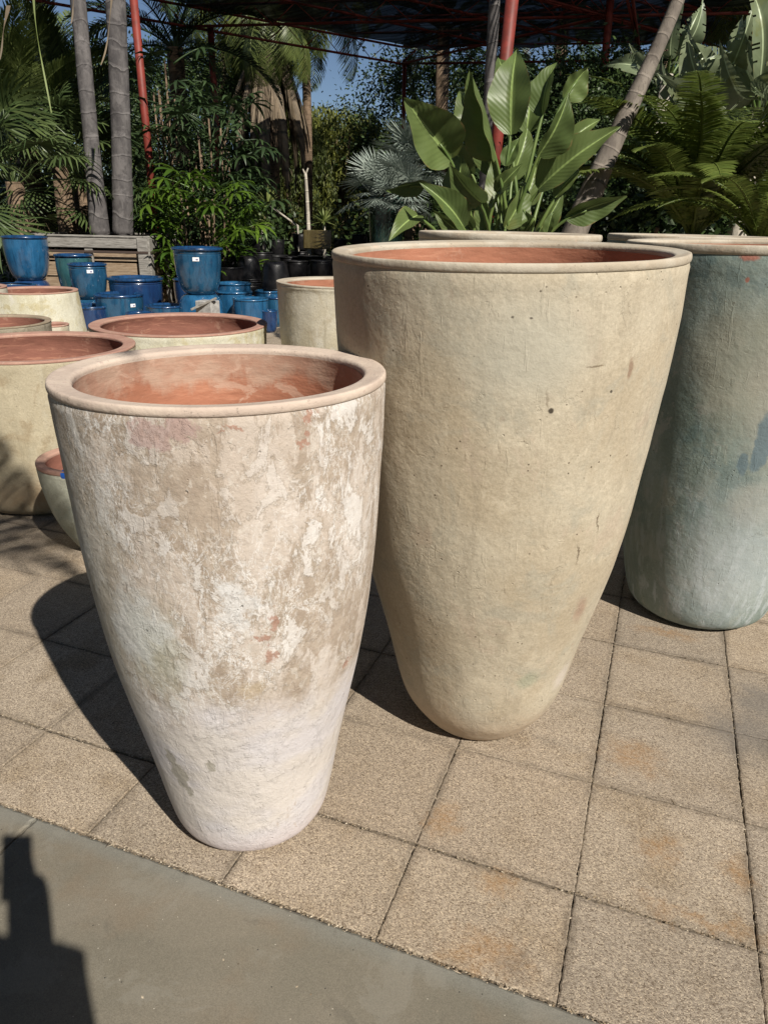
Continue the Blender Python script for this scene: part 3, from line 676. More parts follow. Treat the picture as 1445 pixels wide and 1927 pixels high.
# second box edge at right & broken plank
p = at(384, 575, 9.6)
a = MB(); Rz = np.array(Matrix.Rotation(.34 + .0, 3, 'Z') @ Matrix.Rotation(-.42, 3, 'Y'))
add_box(a, (0, 0, 0), (.36, .07, .03), Rz, .004); q = a.build('plank', WOOD, None, False); q.location = p + np.array([0, 0, .02])
tag(q, 'short broken plank leaning on a grey concrete block before the upturned bright blue pot', 'plank')
CONC = NT('grey_concrete'); CONC = CONC.done(CONC.ramp(CONC.noise(CONC.obj, 20, 5), [(.3, (.22, .21, .2)), (.7, (.42, .41, .39))]), .9)
a = MB(); add_box(a, (0, 0, .24), (.24, .2, .48), None, .008); q = a.build('concrete_block', CONC, None, False); pp = at(392, 590, 9.7); q.location = (pp[0], pp[1], 0)
tag(q, 'grey concrete block under the broken plank beside the bright blue pots', 'block')

# ------------------------------------------------------------------ foliage helpers
def m_leaf(name, A, B, rough=.45, trans=.25, pleat=0.0, gloss=.4):
    m = NT(name); i = island(m)
    oi = m.n('ShaderNodeObjectInfo')
    r = m.math('FRACT', m.math('ADD', i, oi.outputs['Random']))
    c = m.mix(r, A, B); nz = m.noise(m.obj, 3.0, 3); c = m.mix(1.0, c, m.ramp(nz, [(.3, (.75, .75, .7)), (.7, (1.25, 1.25, 1.2))]), 'MULTIPLY')
    nrm = None
    if pleat:
        u = m.xyz(m.uv); ph = m.math('SUBTRACT', u[1], m.math('MULTIPLY', m.math('ABSOLUTE', m.math('SUBTRACT', u[0], .5)), .28))
        wv = m.math('SINE', m.math('MULTIPLY', ph, pleat)); nrm = m.bump(wv, .16, .003)
        c = m.mix(m.math('MULTIPLY', m.step(wv, .3, 1), .06), c, tuple(min(1, x * 1.35) for x in B))
        mid = m.step(m.math('ABSOLUTE', m.math('SUBTRACT', u[0], .5)), .035, .02); c = m.mix(mid, c, tuple(min(1, x * 2.4) for x in B))
        ed = m.noise(m.map(m.uv, (3, 3, 1)), 3, 5, .7); e2 = m.math('MULTIPLY', m.step(m.math('ABSOLUTE', m.math('SUBTRACT', u[0], .5)), .46, .5), m.step(ed, .5, .6)); c = m.mix(e2, c, (.25, .18, .07)); yb = m.noise(m.map(m.obj, loc=(3, 1, 2)), 2.4, 4, .6); c = m.mix(m.math('MULTIPLY', m.step(yb, .58, .68), .55), c, (.16, .17, .04))
    m.done(c, rough, nrm, gloss)
    t = m.n('ShaderNodeBsdfTranslucent'); m.L(m.mix(.5, c, (.25, .45, .05), 'MIX') if 0 else c, t.inputs[0])
    if nrm: m.L(nrm, t.inputs['Normal'])
    mx = m.n('ShaderNodeMixShader'); mx.inputs[0].default_value = trans; m.L(m.b.outputs[0], mx.inputs[1]); m.L(t.outputs[0], mx.inputs[2]); m.L(mx.outputs[0], m.out.inputs[0])
    return m.m
L_BANANA = m_leaf('broad_leaf', (.095, .138, .045), (.135, .18, .06), .42, .3, 150)
L_BANPALE = m_leaf('pale_broad_leaf', (.15, .19, .11), (.24, .28, .17), .38, .3, 60)
L_CYCAD = m_leaf('cycad_leaf', (.095, .14, .03), (.17, .21, .05), .38, .32)
L_PALM = m_leaf('palm_leaf', (.075, .105, .03), (.15, .18, .055), .42, .28)
L_PALMD = m_leaf('dark_palm_leaf', (.022, .042, .018), (.045, .075, .028), .45, .15)  # dark date palm green; on lady palms it stands in for canopy shade
L_FAN = m_leaf('fan_leaf', (.048, .078, .028), (.10, .135, .048), .4, .18)
L_SILVER = m_leaf('silver_leaf', (.17, .21, .19), (.28, .32, .29), .55, .15)
L_LADY = m_leaf('lady_palm_leaf', (.04, .085, .014), (.10, .17, .02), .32, .25)
L_DRY = m_leaf('dry_leaf', (.12, .09, .065), (.24, .185, .13), .7, .15)
L_YUCCA = m_leaf('yucca_leaf', (.14, .19, .06), (.30, .34, .12), .45, .25)
L_TREE = m_leaf('tree_leaf', (.022, .042, .014), (.055, .09, .024), .5, .2)
L_TREE2 = m_leaf('olive_tree_leaf', (.065, .09, .028), (.14, .17, .05), .5, .32)
L_BAMB = m_leaf('bamboo_leaf', (.10, .12, .025), (.21, .22, .05), .5, .35)
def m_trunk(name, A, B, ringc, sp, rough=.85):
    m = NT(name); u = m.xyz(m.uv)
    j = m.noise(m.obj, 2.5, 2); ph = m.math('ADD', m.math('ADD', m.math('MULTIPLY', u[1], 1 / sp), m.math('MULTIPLY', j, .9)), m.math('MULTIPLY', m.noise(m.map(m.obj, (.15, .15, 2.1)), 1.0, 2), 1.3))
    fr = m.math('FRACT', ph)
    c = m.mix(m.step(m.noise(m.map(m.obj, (1, 1, .5)), 9, 6, .65), .35, .65), A, B)
    c = m.mix(m.math('MULTIPLY', m.math('MULTIPLY', m.step(fr, .045, .01), m.step(m.noise(m.obj, 7, 4, .7), .38, .6)), .75), c, ringc); c = m.mix(m.math('MULTIPLY', m.step(fr, .90, .985), .65), c, tuple(x * .35 for x in A))
    blz = m.noise(m.map(m.obj, (1, 1, 1.2), loc=(2, 5, 1)), 3.2, 7, .72, .5); c = m.mix(m.math('MULTIPLY', m.step(blz, .52, .60), .5), c, tuple(x * 1.45 for x in B)); c = m.mix(m.math('MULTIPLY', m.step(blz, .42, .36), .5), c, tuple(x * .6 for x in A))
    st = m.noise(m.map(m.obj, (30, 30, 3)), 2, 5, .6); c = m.mix(m.math('MULTIPLY', m.step(st, .55, .68), .4), c, tuple(x * .5 for x in A))
    n = m.bump(m.step(fr, 0, .12), .8, -.02); n = m.bump(m.noise(m.map(m.obj, (1, 1, .4)), 28, 5, .65), .55, .01, n)
    return m.done(c, rough, n, .2)
BARK = m_trunk('grey_ringed_bark', (.072, .066, .066), (.125, .115, .112), (.18, .168, .158), .31)
BARKL = m_trunk('leaning_ringed_bark', (.135, .115, .098), (.20, .172, .145), (.25, .215, .18), .16)
BARKB = m_trunk('brown_fibrous_bark', (.10, .07, .045), (.17, .12, .08), (.2, .15, .1), .12)
BARKP = m_trunk('pale_stem_bark', (.30, .27, .22), (.42, .38, .32), (.5, .46, .4), .2)

def frond_mesh(name, mat, L, nl, ll, a0, a1, sweep=.6, droop=.5, wid=.028, vfold=.35, seed=0, bare=.12, rachis=True, curl=0.0):
    """pinnate leaf from the origin growing +X and up; elevation runs a0 -> a1"""
    r = np.random.RandomState(seed); n = 26
    ang = np.linspace(a0, a1, n) ; ds = L / (n - 1)
    P = np.zeros((n, 3))
    for i in range(1, n): P[i] = P[i - 1] + ds * np.array([math.cos(ang[i]), curl * math.sin(i / n * 3), math.sin(ang[i])])
    mb = MB(); add_tube(mb, P, np.linspace(.016 * L / 2 + .004, .003, n), 5)
    s = np.linspace(bare, .99, nl)
    for sd in (-1, 1):
        for t in s:
            t2 = t + r.uniform(-.004, .004); k = min(t2 * (n - 1), n - 1.001); i = int(k); p = P[i] + (P[i + 1] - P[i]) * (k - i)
            tg = (P[i + 1] - P[i]); tg /= np.linalg.norm(tg); side = np.array([0, sd, 0.]); up = np.cross(tg, side) * sd
            up = up if up[2] > 0 or abs(tg[2]) > .9 else -up
            ln = ll * (math.sin(PI * min(1, (t - bare + .12) / (1.1 - bare))) ** .6) * r.uniform(.88, 1.08)
            sw = sweep + r.uniform(-.08, .08) + .35 * t
            d = side * math.cos(sw) + tg * math.sin(sw) + up * vfold * r.uniform(.6, 1.3); d /= np.linalg.norm(d)
            w = tg - d * d.dot(tg); w /= np.linalg.norm(w) + 1e-9
            g = np.array([0, 0, -1.])
            p1 = p + d * ln * .4 + g * droop * ln * .10; p2 = p + d * ln * .78 + g * droop * ln * .36; p3 = p + d * ln * .97 + g * droop * ln * .62
            ww = wid * .5
            V = [p - w * ww * .5, p + w * ww * .5, p1 - w * ww, p1 + w * ww, p2 - w * ww * .7, p2 + w * ww * .7, p3]
            mb.add(V, [(0, 1, 3, 2), (2, 3, 5, 4), (4, 5, 6)])
    return mb.mesh(name, mat)
def fan_mesh(name, mat, pet, R, nb, spread=2.6, wid=.05, droop=.25, a0=.7, seed=0, cone=.25, join=.35):
    r = np.random.RandomState(seed); mb = MB()
    P = bezier([(0, 0, 0), (pet * .5 * math.cos(a0), 0, pet * .5 * math.sin(a0)), (pet * math.cos(a0 * .7), 0, pet * math.sin(a0 * .85))], 7)
    add_tube(mb, P, np.linspace(.014, .008, 7), 5)
    e = P[-1]; t = P[-1] - P[-2]; t /= np.linalg.norm(t)
    # blade plane tilted downwards a bit
    side = np.array([0, 1., 0]); nrm = np.cross(t, side)
    for k in range(nb):
        a = (k / (nb - 1) - .5) * 2 * spread * .5 * 1.0 * 2 / 2 + r.uniform(-.02, .02)
        a = (k / (nb - 1) - .5) * spread * 1.0 + r.uniform(-.015, .015)
        d = t * math.cos(a) + side * math.sin(a) + nrm * cone * (1 - abs(a) / PI) * -1; d /= np.linalg.norm(d)
        w = np.cross(d, nrm); w /= np.linalg.norm(w)
        ln = R * r.uniform(.88, 1.05) * (1 - .18 * abs(a) / PI); g = np.array([0, 0, -1.])
        z = nrm * .012 * (1 if k % 2 else -1)
        st = [0, .3, .6, .85, 1]; ws = [.004, join * .5 * spread / nb * R * 1.05, wid * .5, wid * .28, .001]
        V = []
        for q, w_ in zip(st, ws):
            c = e + d * ln * q + g * droop * ln * q ** 3 * r.uniform(.7, 1.4) + z * (1 if q else 0)
            V += [c - w * w_, c + w * w_]
        mb.add(V, grid_faces(5, 2))
    return mb.mesh(name, mat)
def leaf_cloud_mesh(name, mat, P, Dv, ln, wd, seed=0, fold=.2):
    """P: leaf base points, Dv: directions -> folded rhomb leaves (vectorised)"""
    r = np.random.RandomState(seed); n = len(P)
    Dv = Dv / (np.linalg.norm(Dv, axis=1, keepdims=True) + 1e-9)
    a = r.normal(size=(n, 3)); W = np.cross(Dv, a); W /= np.linalg.norm(W, axis=1, keepdims=True) + 1e-9; N = np.cross(Dv, W)
    l = (ln * r.uniform(.7, 1.3, n))[:, None]; w = (wd * r.uniform(.7, 1.3, n))[:, None] * .5
    mid = P + Dv * l * .45
    V = np.stack([P, mid - W * w + N * w * fold, P + Dv * l, mid + W * w + N * w * fold], 1).reshape(-1, 3)
    F = (np.arange(n)[:, None] * 4 + np.array([[0, 1, 2, 3]]))
    me = bpy.data.meshes.new(name); me.vertices.add(4 * n); me.vertices.foreach_set('co', V.ravel().astype(np.float32))
    me.loops.add(4 * n); me.loops.foreach_set('vertex_index', F.ravel().astype(np.int32))
    me.polygons.add(n); me.polygons.foreach_set('loop_start', np.arange(0, 4 * n, 4, dtype=np.int32))
    try: me.polygons.foreach_set('loop_total', np.full(n, 4, dtype=np.int32))
    except Exception: pass
    me.materials.append(mat); me.update(calc_edges=True); me.validate()
    return me
def crown_points(r, nclump, per, rad, hgt, z0, csz):
    """clumped points inside an uneven ellipsoid shell"""
    P = []; D = []
    for _ in range(nclump):
        a = r.uniform(0, 2 * PI); u = r.uniform(-.75, 1); s = r.uniform(.45, 1.0) ** .5; k = math.sqrt(max(0, 1 - u * u))
        c = np.array([rad * k * math.cos(a) * s, rad * k * math.sin(a) * s, z0 + hgt * u * s * .5 + hgt * .5]) * 1.0
        m = int(per * r.uniform(.5, 1.5)); sz = csz * r.uniform(.6, 1.4)
        q = r.normal(size=(m, 3)) * sz * np.array([.55, .55, .38]); P.append(c + q); D.append(q + r.normal(size=(m, 3)) * sz * .5 + np.array([0, 0, -.25 * sz]))
    return np.concatenate(P), np.concatenate(D)
def wispy_points(r, nstr, per, rad, hgt, z0, hang):
    P = []; D = []
    for _ in range(nstr):
        a = r.uniform(0, 2 * PI); s = math.sqrt(r.uniform(.05, 1)); u = r.uniform(.15, 1)
        c = np.array([rad * s * math.cos(a) * math.sqrt(1 - .7 * u * u), rad * s * math.sin(a) * math.sqrt(1 - .7 * u * u), z0 + hgt * u])
        out = np.array([math.cos(a), math.sin(a), 0]); L = hang * r.uniform(.5, 1.3)
        t = r.uniform(0, 1, per); q = c + out * (L * .35 * t)[:, None] + np.array([0, 0, -1.]) * (L * t ** 1.6)[:, None] + r.normal(size=(per, 3)) * .05
        P.append(q); d = np.array([0, 0, -1.]) + out * .35 + r.normal(size=(per, 3)) * .45; D.append(d)
    return np.concatenate(P), np.concatenate(D)

# ------------------------------------------------------------------ big broad leaf plant (bird of paradise)
def blade(mb, base, tip, width, bend=.12, fold=.45, roll=0.0, split=0.0, seed=0, tipcurl=.0):
    base = np.array(base, float); tip = np.array(tip, float); ax = tip - base; L = np.linalg.norm(ax); t = ax / L
    tocam = CAM - base; tocam /= np.linalg.norm(tocam)
    s = np.cross(t, tocam); s /= np.linalg.norm(s); nr = np.cross(s, t)
    c, q = math.cos(roll), math.sin(roll); s, nr = s * c + nr * q, nr * c - s * q
    n, m = (54, 9) if split else (22, 9); V = []; U = []; r = np.random.RandomState(seed)
    for i in range(n):
        f = i / (n - 1); w = width * .5 * (math.sin(PI * min(f * .97 + .03, 1) ** .72) ** .95 * (1 - .12 * f) * 1.08 if f < 1 else .0) + .002
        ctr = base + ax * f + nr * bend * L * math.sin(PI * f) + nr * -tipcurl * L * f ** 4
        for j in range(m):
            v = (j / (m - 1) - .5) * 2
            wav = .03 * width * math.sin(f * 17 + seed * 3 + v) * abs(v)
            V.append(ctr + s * w * v * math.cos(fold) + nr * (w * abs(v) * math.sin(fold) + wav)); U.append((j / (m - 1), f * L))
    f_ = grid_faces(n, m)
    if split:
        cut = {}
        for row in range(8, n - 4):
            for sd in (0, 1):
                if r.rand() < split * .32: cut[(row, sd)] = r.randint(1, 4)
        f_ = [q for k, q in enumerate(f_) if not (min(k % (m - 1), m - 2 - k % (m - 1)) < cut.get((k // (m - 1), int(k % (m - 1) > 3)), 0))]
    mb.add(V, f_, U)
SX = thing('broad_leaf_plant', 'tall clump of big paddle shaped green leaves behind the tallest clay pot', 'plant', (0, 0, 0))
cen = at(955, 470, 6.3); SX.location = (cen[0], cen[1], 0); org = np.array([cen[0], cen[1], 0])
STEM = NT('green_stem'); STEM = STEM.done(STEM.ramp(STEM.noise(STEM.obj, 6, 4), [(.3, (.07, .12, .03)), (.7, (.14, .19, .05))]), .45)
leaves = [ # base px, tip px, width px, depth base, depth tip, fold, roll
    ((933, 299), (883, 131), 96, 6.0, 5.85, .85, .8), ((961, 254), (971, 88), 80, 6.1, 6.3, .35, .25), ((950, 210), (937, 108), 62, 6.5, 6.8, .5, -.5),
    ((848, 299), (763, 185), 105, 6.0, 5.7, .5, -.2), ((906, 382), (845, 309), 62, 5.8, 5.6, .4, .4), ((873, 429), (793, 342), 62, 5.8, 5.6, .55, -.5),
    ((800, 345), (727, 359), 42, 6.2, 6.0, .5, .8), ((786, 405), (733, 449), 46, 5.9, 5.6, .4, -.4), ((1012, 356), (1167, 238), 76, 6.1, 5.9, .5, .4),
    ((1065, 408), (1180, 372), 54, 5.9, 5.8, .5, -.5), ((1044, 372), (1090, 321), 40, 6.0, 6.1, .6, .4), ((1019, 220), (1047, 112), 60, 6.4, 6.5, .5, .7),
    ((1060, 185), (1105, 127), 60, 6.6, 6.6, .6, -.4), ((1012, 293), (1072, 176), 76, 6.0, 5.9, .7, -.5), ((1065, 270), (1129, 225), 34, 6.5, 6.6, .7, .3),
    ((949, 312), (976, 259), 34, 6.1, 6.1, .5, .3), ((933, 362), (982, 308), 34, 6.1, 6.0, .6, .2), ((949, 429), (991, 342), 56, 6.1, 6.2, .5, -.5),
    ((858, 380), (868, 290), 60, 6.6, 6.7, .5, .2), ((905, 250), (862, 170), 60, 7.0, 7.1, .5, .2), ((990, 250), (1000, 170), 60, 6.8, 6.9, .4, .0), ((890, 430), (850, 380), 36, 6.0, 5.9, .5, .4),
    ((925, 330), (915, 215), 50, 6.7, 6.8, .4, .5), ((960, 340), (995, 235), 46, 6.7, 6.8, .4, -.3), ((940, 400), (925, 300), 48, 6.5, 6.6, .5, .2), ((975, 400), (1010, 310), 44, 6.4, 6.5, .5, -.4),
    ((890, 330), (820, 225), 56, 6.9, 7.0, .5, .3), ((1030, 330), (1075, 230), 50, 6.8, 6.9, .5, .3), ((870, 440), (815, 395), 36, 6.1, 6.0, .5, .3), ((1010, 440), (1060, 360), 40, 6.3, 6.3, .5, -.3), ((915, 440), (905, 350), 42, 6.2, 6.2, .5, .6),
    ((1000, 430), (985, 395), 26, 5.9, 5.9, .5, .1), ((1028, 440), (1040, 398), 22, 5.9, 5.9, .5, .1), ((985, 440), (1005, 410), 26, 5.8, 5.7, .5, .1)]
for k, (b, t, wpx, d0, d1, fo, ro) in enumerate(leaves):
    B = at(*b, d0) - org; Tt = at(*t, d1) - org; wd = wpx / 1371.64 * d0 * .96
    mb = MB(); blade(mb, B + org, Tt + org, wd, .09 if k % 3 else -.06, fo + .12, ro, 0, k, .05 if k % 2 else 0)
    mb.v[0] = mb.v[0] - org
    lf = mb.build('leaf', L_BANANA, SX)
    sm = MB(); g0 = np.array([random.Random(k).uniform(-.22, .22), random.Random(k + 50).uniform(-.2, .2), 0.02])
    ax = Tt - B; ax /= np.linalg.norm(ax)
    add_tube(sm, bezier([g0, g0 * .9 + np.array([0, 0, B[2] * .55]), B - ax * .25 * min(1, B[2]), B, B + ax * .15], 12), np.linspace(.022, .009, 12), 7)
    sm.build('stem', STEM, lf)

# ------------------------------------------------------------------ palms with built trunks
def trunk(parent, pts, rad, mat, name='trunk', seg=18, ring=.27, amp=.025, n=60):
    P = bezier(pts, n); L = np.concatenate([[0], np.cumsum(np.linalg.norm(np.diff(P, axis=0), axis=1))])
    R = np.interp(np.linspace(0, 1, n), np.linspace(0, 1, len(rad)), rad) * (1 + amp * np.array([mn.noise(Vector((l * 2.3, 1.7, rad[0] * 40))) for l in L]) * 2 + amp * .6 * ((L / ring) % 1 < .15))
    mb = MB(); add_tube(mb, P, R, seg); return mb.build(name, mat, parent)
def crown(parent, meshes, top, n, r, tilt=(-.2, 1.3), sc=(.85, 1.1), rot=0, name='frond'):
    for k in range(n):
        o = link(r.choice(meshes), name, parent); o.location = top
        o.rotation_euler = (r.uniform(-.15, .15), -r.uniform(*tilt) + 0.6, rot + k * 2.399 + r.uniform(-.3, .3)); s = r.uniform(*sc); o.scale = (s, s, s)
r = random.Random(3)
FR_Q = [frond_mesh('queen_frond', L_PALM, 3.0, 70, .62, 1.0, -1.15, .35, 1.5, .026, .2, s) for s in (1, 2)]
FR_D = [frond_mesh('date_frond', L_PALMD, 3.0, 75, .42, .8, -.75, .65, .35, .024, .55, s) for s in (3, 4)]
FR_C = [frond_mesh('cycad_frond', L_CYCAD, 1.8, 96, .21, 1.3, -.35, .25, .3, .021, .15, s, .10) for s in (5, 6, 7)]
FR_L = [frond_mesh('arching_frond', L_PALM, 2.2, 66, .42, 1.15, -.2, .6, .35, .022, .4, s) for s in (8, 9)]
FN = [fan_mesh('fan_leaf', L_FAN, .9, .72, 34, 4.2, .035, .3, .9, s, .25) for s in (1, 2)]
FN_S = [fan_mesh('silver_fan', L_SILVER, .45, .48, 26, 4.0, .022, .05, .9, s, .3, .3) for s in (3, 4)]
FN_L = [fan_mesh('lady_fan', L_LADY, .38, .34, 8, 3.6, .052, .35, .8, s, .15, .22) for s in (5, 6)]
FN_LSHADE = [fan_mesh('lady_fan', L_PALMD, .38, .36, 8, 3.6, .05, .35, .8, s, .15, .22) for s in (5, 6)]  # darker copy of the lady fans, canopy shade put into the leaf colour
# two king palm trunks in the box, crossing low
for k, (pts, rad, lab) in enumerate((
        ([at(188, 436, 13.1), at(175, 300, 13.1), at(158, 100, 13.2), at(140, -50, 13.3), at(120, -330, 13.5)], [.17, .125, .118, .118, .11], 'left one of two grey ringed palm trunks in the wooden box, leaning left'),
        ([at(231, 436, 13.3), at(232, 300, 13.3), at(224, 100, 13.3), at(212, -60, 13.3), at(205, -420, 13.5)], [.18, .158, .150, .148, .13], 'right one of two grey ringed palm trunks in the wooden box, upright and thicker'))):
    o = pts[0].copy(); o[2] = 1.0; t = thing('palm_tree', lab, 'palm tree', o, group='king palms in the wooden box')
    pts = [q - o for q in pts]; trunk(t, [pts[0] + np.array([0, 0, pts[0][2] * 0 - .05])] + pts[1:], rad, BARK)
    crown(t, FR_Q, pts[-1], 9, r)
# dead strips hanging from those crowns
for k, (a, b, c, lab) in enumerate((((60, -60), (68, 60), (97, 212), 'long yellow dry leaf strip hanging at upper left'), ((212, -60), (216, 60), (190, 122), 'pale dry leaf strip hanging before the right palm trunk'), ((146, -50), (142, 10), (134, 44), 'short dry strip hanging before the left palm trunk'), ((16, 10), (10, 60), (0, 112), 'thin dry strip hanging at the very left edge'))):
    P = bezier([at(*a, 11.2), at(*b, 11.2), at(*c, 11.1)], 14); mb = MB(); V = []
    for i, q in enumerate(P):
        wv = .022 * (1 - (i / 13) ** 2) + .003; V += [q - RH * wv, q + RH * wv * math.cos(i * .5) + np.array([0, .01, 0])]
    mb.add(V, grid_faces(14, 2)); q = mb.build('dry_leaf', L_YUCCA if k == 0 else L_DRY); tag(q, lab, 'dry leaf')
# leaning trunk at right
o = at(1050, 450, 7.4); o[2] = 0; t = thing('palm_tree', 'palm with a bare ringed trunk leaning far to the right, beside the big paddle leaves', 'palm tree', o)
pl = [at(1000, 560, 7.2) - o, at(1080, 380, 7.3) - o, at(1190, 190, 7.4) - o, at(1245, 90, 7.5) - o, at(1292, -20, 7.6) - o, at(1350, -230, 7.8) - o]
pl[0][2] = 0; trunk(t, pl, [.15, .12, .082, .062, .056, .05], BARKL, ring=.13, amp=.02, n=90); crown(t, FR_Q, pl[-1], 9, r, (.2, 1.3))
# thin trunk behind the big leaves
o = at(912, 450, 8.2); o[2] = 0; t = thing('palm_tree', 'slim grey palm stem rising straight behind the big paddle leaves', 'palm tree', o)
pl = [np.zeros(3), at(908, 380, 8.2) - o, at(915, 200, 8.2) - o, at(930, 40, 8.2) - o, at(938, -60, 8.2) - o, at(945, -420, 8.2) - o]
trunk(t, pl, [.065, .055, .052, .055, .05, .05], BARK, ring=.1, amp=.03); crown(t, FR_Q, pl[-1], 8, r, (.3, 1.3), (.6, .8))
# cycad
o = at(1300, 455, 7.8); base = o.copy(); base[2] = 0
t = thing('cycad', 'large cycad with arching feathery green fronds at the right', 'cycad', base)
mb = MB(); add_tube(mb, [(0, 0, 0), (0, 0, .5), (0, 0, o[2] + .05)], [.22, .2, .16], 14); mb.build('trunk', BARKB, t)
rr = random.Random(9)
for k in range(44):
    fo = link(FR_C[k % 3], 'frond', t); fo.location = (0, 0, o[2])
    ring = k / 44; fo.rotation_euler = (rr.uniform(-.25, .25), .55 * ring - .32 + rr.uniform(-.12, .12), k * 2.399 + rr.uniform(-.2, .2)); s = rr.uniform(.98, 1.28); fo.scale = (s, s, s)
# smaller cycad right in front, low
o = at(1425, 470, 6.6); base = o.copy(); base[2] = 0
t = thing('cycad', 'lower cycad whose fronds sweep over the sea green pot at the right edge', 'cycad', base)
mb = MB(); add_tube(mb, [(0, 0, 0), (0, 0, .5), (0, 0, o[2] + .05)], [.2, .18, .14], 14); mb.build('trunk', BARKB, t)
for k in range(20):
    fo = link(FR_C[k % 3], 'frond', t); fo.location = (0, 0, o[2]); fo.rotation_euler = (rr.uniform(-.25, .25), .5 * k / 20 - .15, k * 2.399); s = rr.uniform(.6, .8); fo.scale = (s, s, s)

# fan palms at left
for px, py, D, n, sc_, lab in ((30, 355, 13.0, 20, 1.1, 'dark green fan palm at the left edge, its leaves like open hands'), (115, 325, 14.0, 18, 1.1, 'second fan palm just left of the two grey trunks'), (150, 330, 15.2, 14, 1.1, 'low fan palm behind the two grey trunks')):
    o = at(px, py, D); b = o.copy(); b[2] = 0; t = thing('fan_palm', lab, 'fan palm', b)
    mb = MB(); add_tube(mb, [(0, 0, 0), (0, 0, o[2] * .5), (0, 0, o[2] + .1)], [.2, .17, .14], 12); mb.build('trunk', BARKB, t)
    crown(t, FN, (0, 0, o[2]), n, r, (-.6, 1.6), (sc_ * .85, sc_ * 1.1), name='leaf')
# feathery date palms at left back and centre
for px, py, D, n, sc_, ms, lab in ((50, 290, 14.5, 34, 1.2, FR_L, 'feathery palm with upright arching fronds at the upper left'), (120, 250, 18, 30, 1.3, FR_L, 'feathery palm seen between and behind the two grey trunks'),
        (835, 60, 24, 32, 1.1, FR_D, 'dark date palm crown just right of the canopy corner'), (330, 100, 19, 26, .9, FR_D, 'dark palm crown behind the left red post'), (1060, 40, 26, 26, 1.2, FR_D, 'dark palm crown under the canopy behind the big leaves'),
        (1430, 30, 19, 22, .9, FR_Q, 'wispy palm crown at the upper right corner'), (1250, 60, 24, 20, .9, FR_D, 'palm crown beyond the canopy above the cycad')):
    o = at(px, py, D); b = o.copy(); b[2] = 0; t = thing('palm_tree', lab, 'palm tree', b)
    mb = MB(); add_tube(mb, [(0, 0, 0), (.05, 0, o[2] * .5), (0, 0, o[2] + .1)], [.26, .2, .18], 14); mb.build('trunk', BARKB, t)
    crown(t, ms, (0, 0, o[2]), n, r, (-.3, 1.5) if ms is not FR_L else (.5, 1.5), (sc_ * .85, sc_ * 1.1))
# queen palms with dry skirts
DRYF = [frond_mesh('dry_frond', L_DRY, 3.6, 70, .5, -1.1, -1.55, 1.1, 1.2, .02, .1, s) for s in (20, 21)]
for px, py, D, n, nd, sc_, lab, tr in ((500, 30, 23.5, 20, 40, .9, 'queen palm with a thick skirt of brown dead fronds hanging down its trunk', True), (572, -25, 24.5, 22, 0, 1.0, 'queen palm with long weeping green fronds against the sky', False), (440, -20, 25, 22, 8, 1.2, 'shaded queen palm behind the skirted one', True)):
    o = at(px, py, D); b = o.copy(); b[2] = 0; t = thing('palm_tree', lab, 'palm tree', b)
    mb = MB(); add_tube(mb, [(0, 0, 0), (.05, 0, o[2] * .5), (0, 0, o[2] + .1)], [.26, .22, .2] if nd else [.15, .13, .12], 14); mb.build('trunk', BARKB, t)
    crown(t, FR_Q, (0, 0, o[2]), n, r, (-.9, .9), (sc_ * .8, sc_ * 1.1))
    for k in range(nd):
        fo = link(DRYF[k % 2], 'dead_frond', t); fo.location = (r.uniform(-.1, .1), r.uniform(-.1, .1), o[2] - r.uniform(0, .5)); fo.rotation_euler = (r.uniform(-.15, .15), -r.uniform(-.02, .14), k * 2.4); s = r.uniform(.85, 1.2); fo.scale = (s, s, s)
# lady palms
for px, py, D, n, ht, ms, lab in ((398, 400, 13.1, 120, 1.9, FN_L, 'bushy lady palm with glossy finger leaves right of the wooden box'), (340, 300, 14.5, 110, 4.0, FN_LSHADE, 'tall lady palm clump with shade put into its leaf colour, behind the left red post'), (425, 330, 14.0, 90, 3.2, FN_LSHADE, 'lady palm clump with canopy shade put into its leaf colour, left of the skirted palm')):
    o = at(px, 600, D); b = o.copy(); b[2] = 0; t = thing('lady_palm', lab, 'palm', b); rr = random.Random(px)
    for k in range(9):
        mb = MB(); a = rr.uniform(0, 6.28); s = rr.uniform(.05, .4); add_tube(mb, [(s * math.cos(a), s * math.sin(a), 0), (s * 1.5 * math.cos(a), s * 1.5 * math.sin(a), ht * rr.uniform(.7, 1))], [.018, .014], 6); mb.build('stem', BARKB, t)
    for k in range(min(n, 96)):
        fo = link(ms[k % 2], 'leaf', t); a = rr.uniform(0, 6.28); z = ht * rr.uniform(.15, 1.0); rad = .55 * rr.uniform(.2, 1) * (1.1 - .5 * abs(z / ht - .45))
        fo.location = (rad * math.cos(a), rad * math.sin(a), z); fo.rotation_euler = (rr.uniform(-.3, .3), rr.uniform(-.3, .7), a + rr.uniform(-.6, .6)); s = rr.uniform(.9, 1.35); fo.scale = (s, s, s)
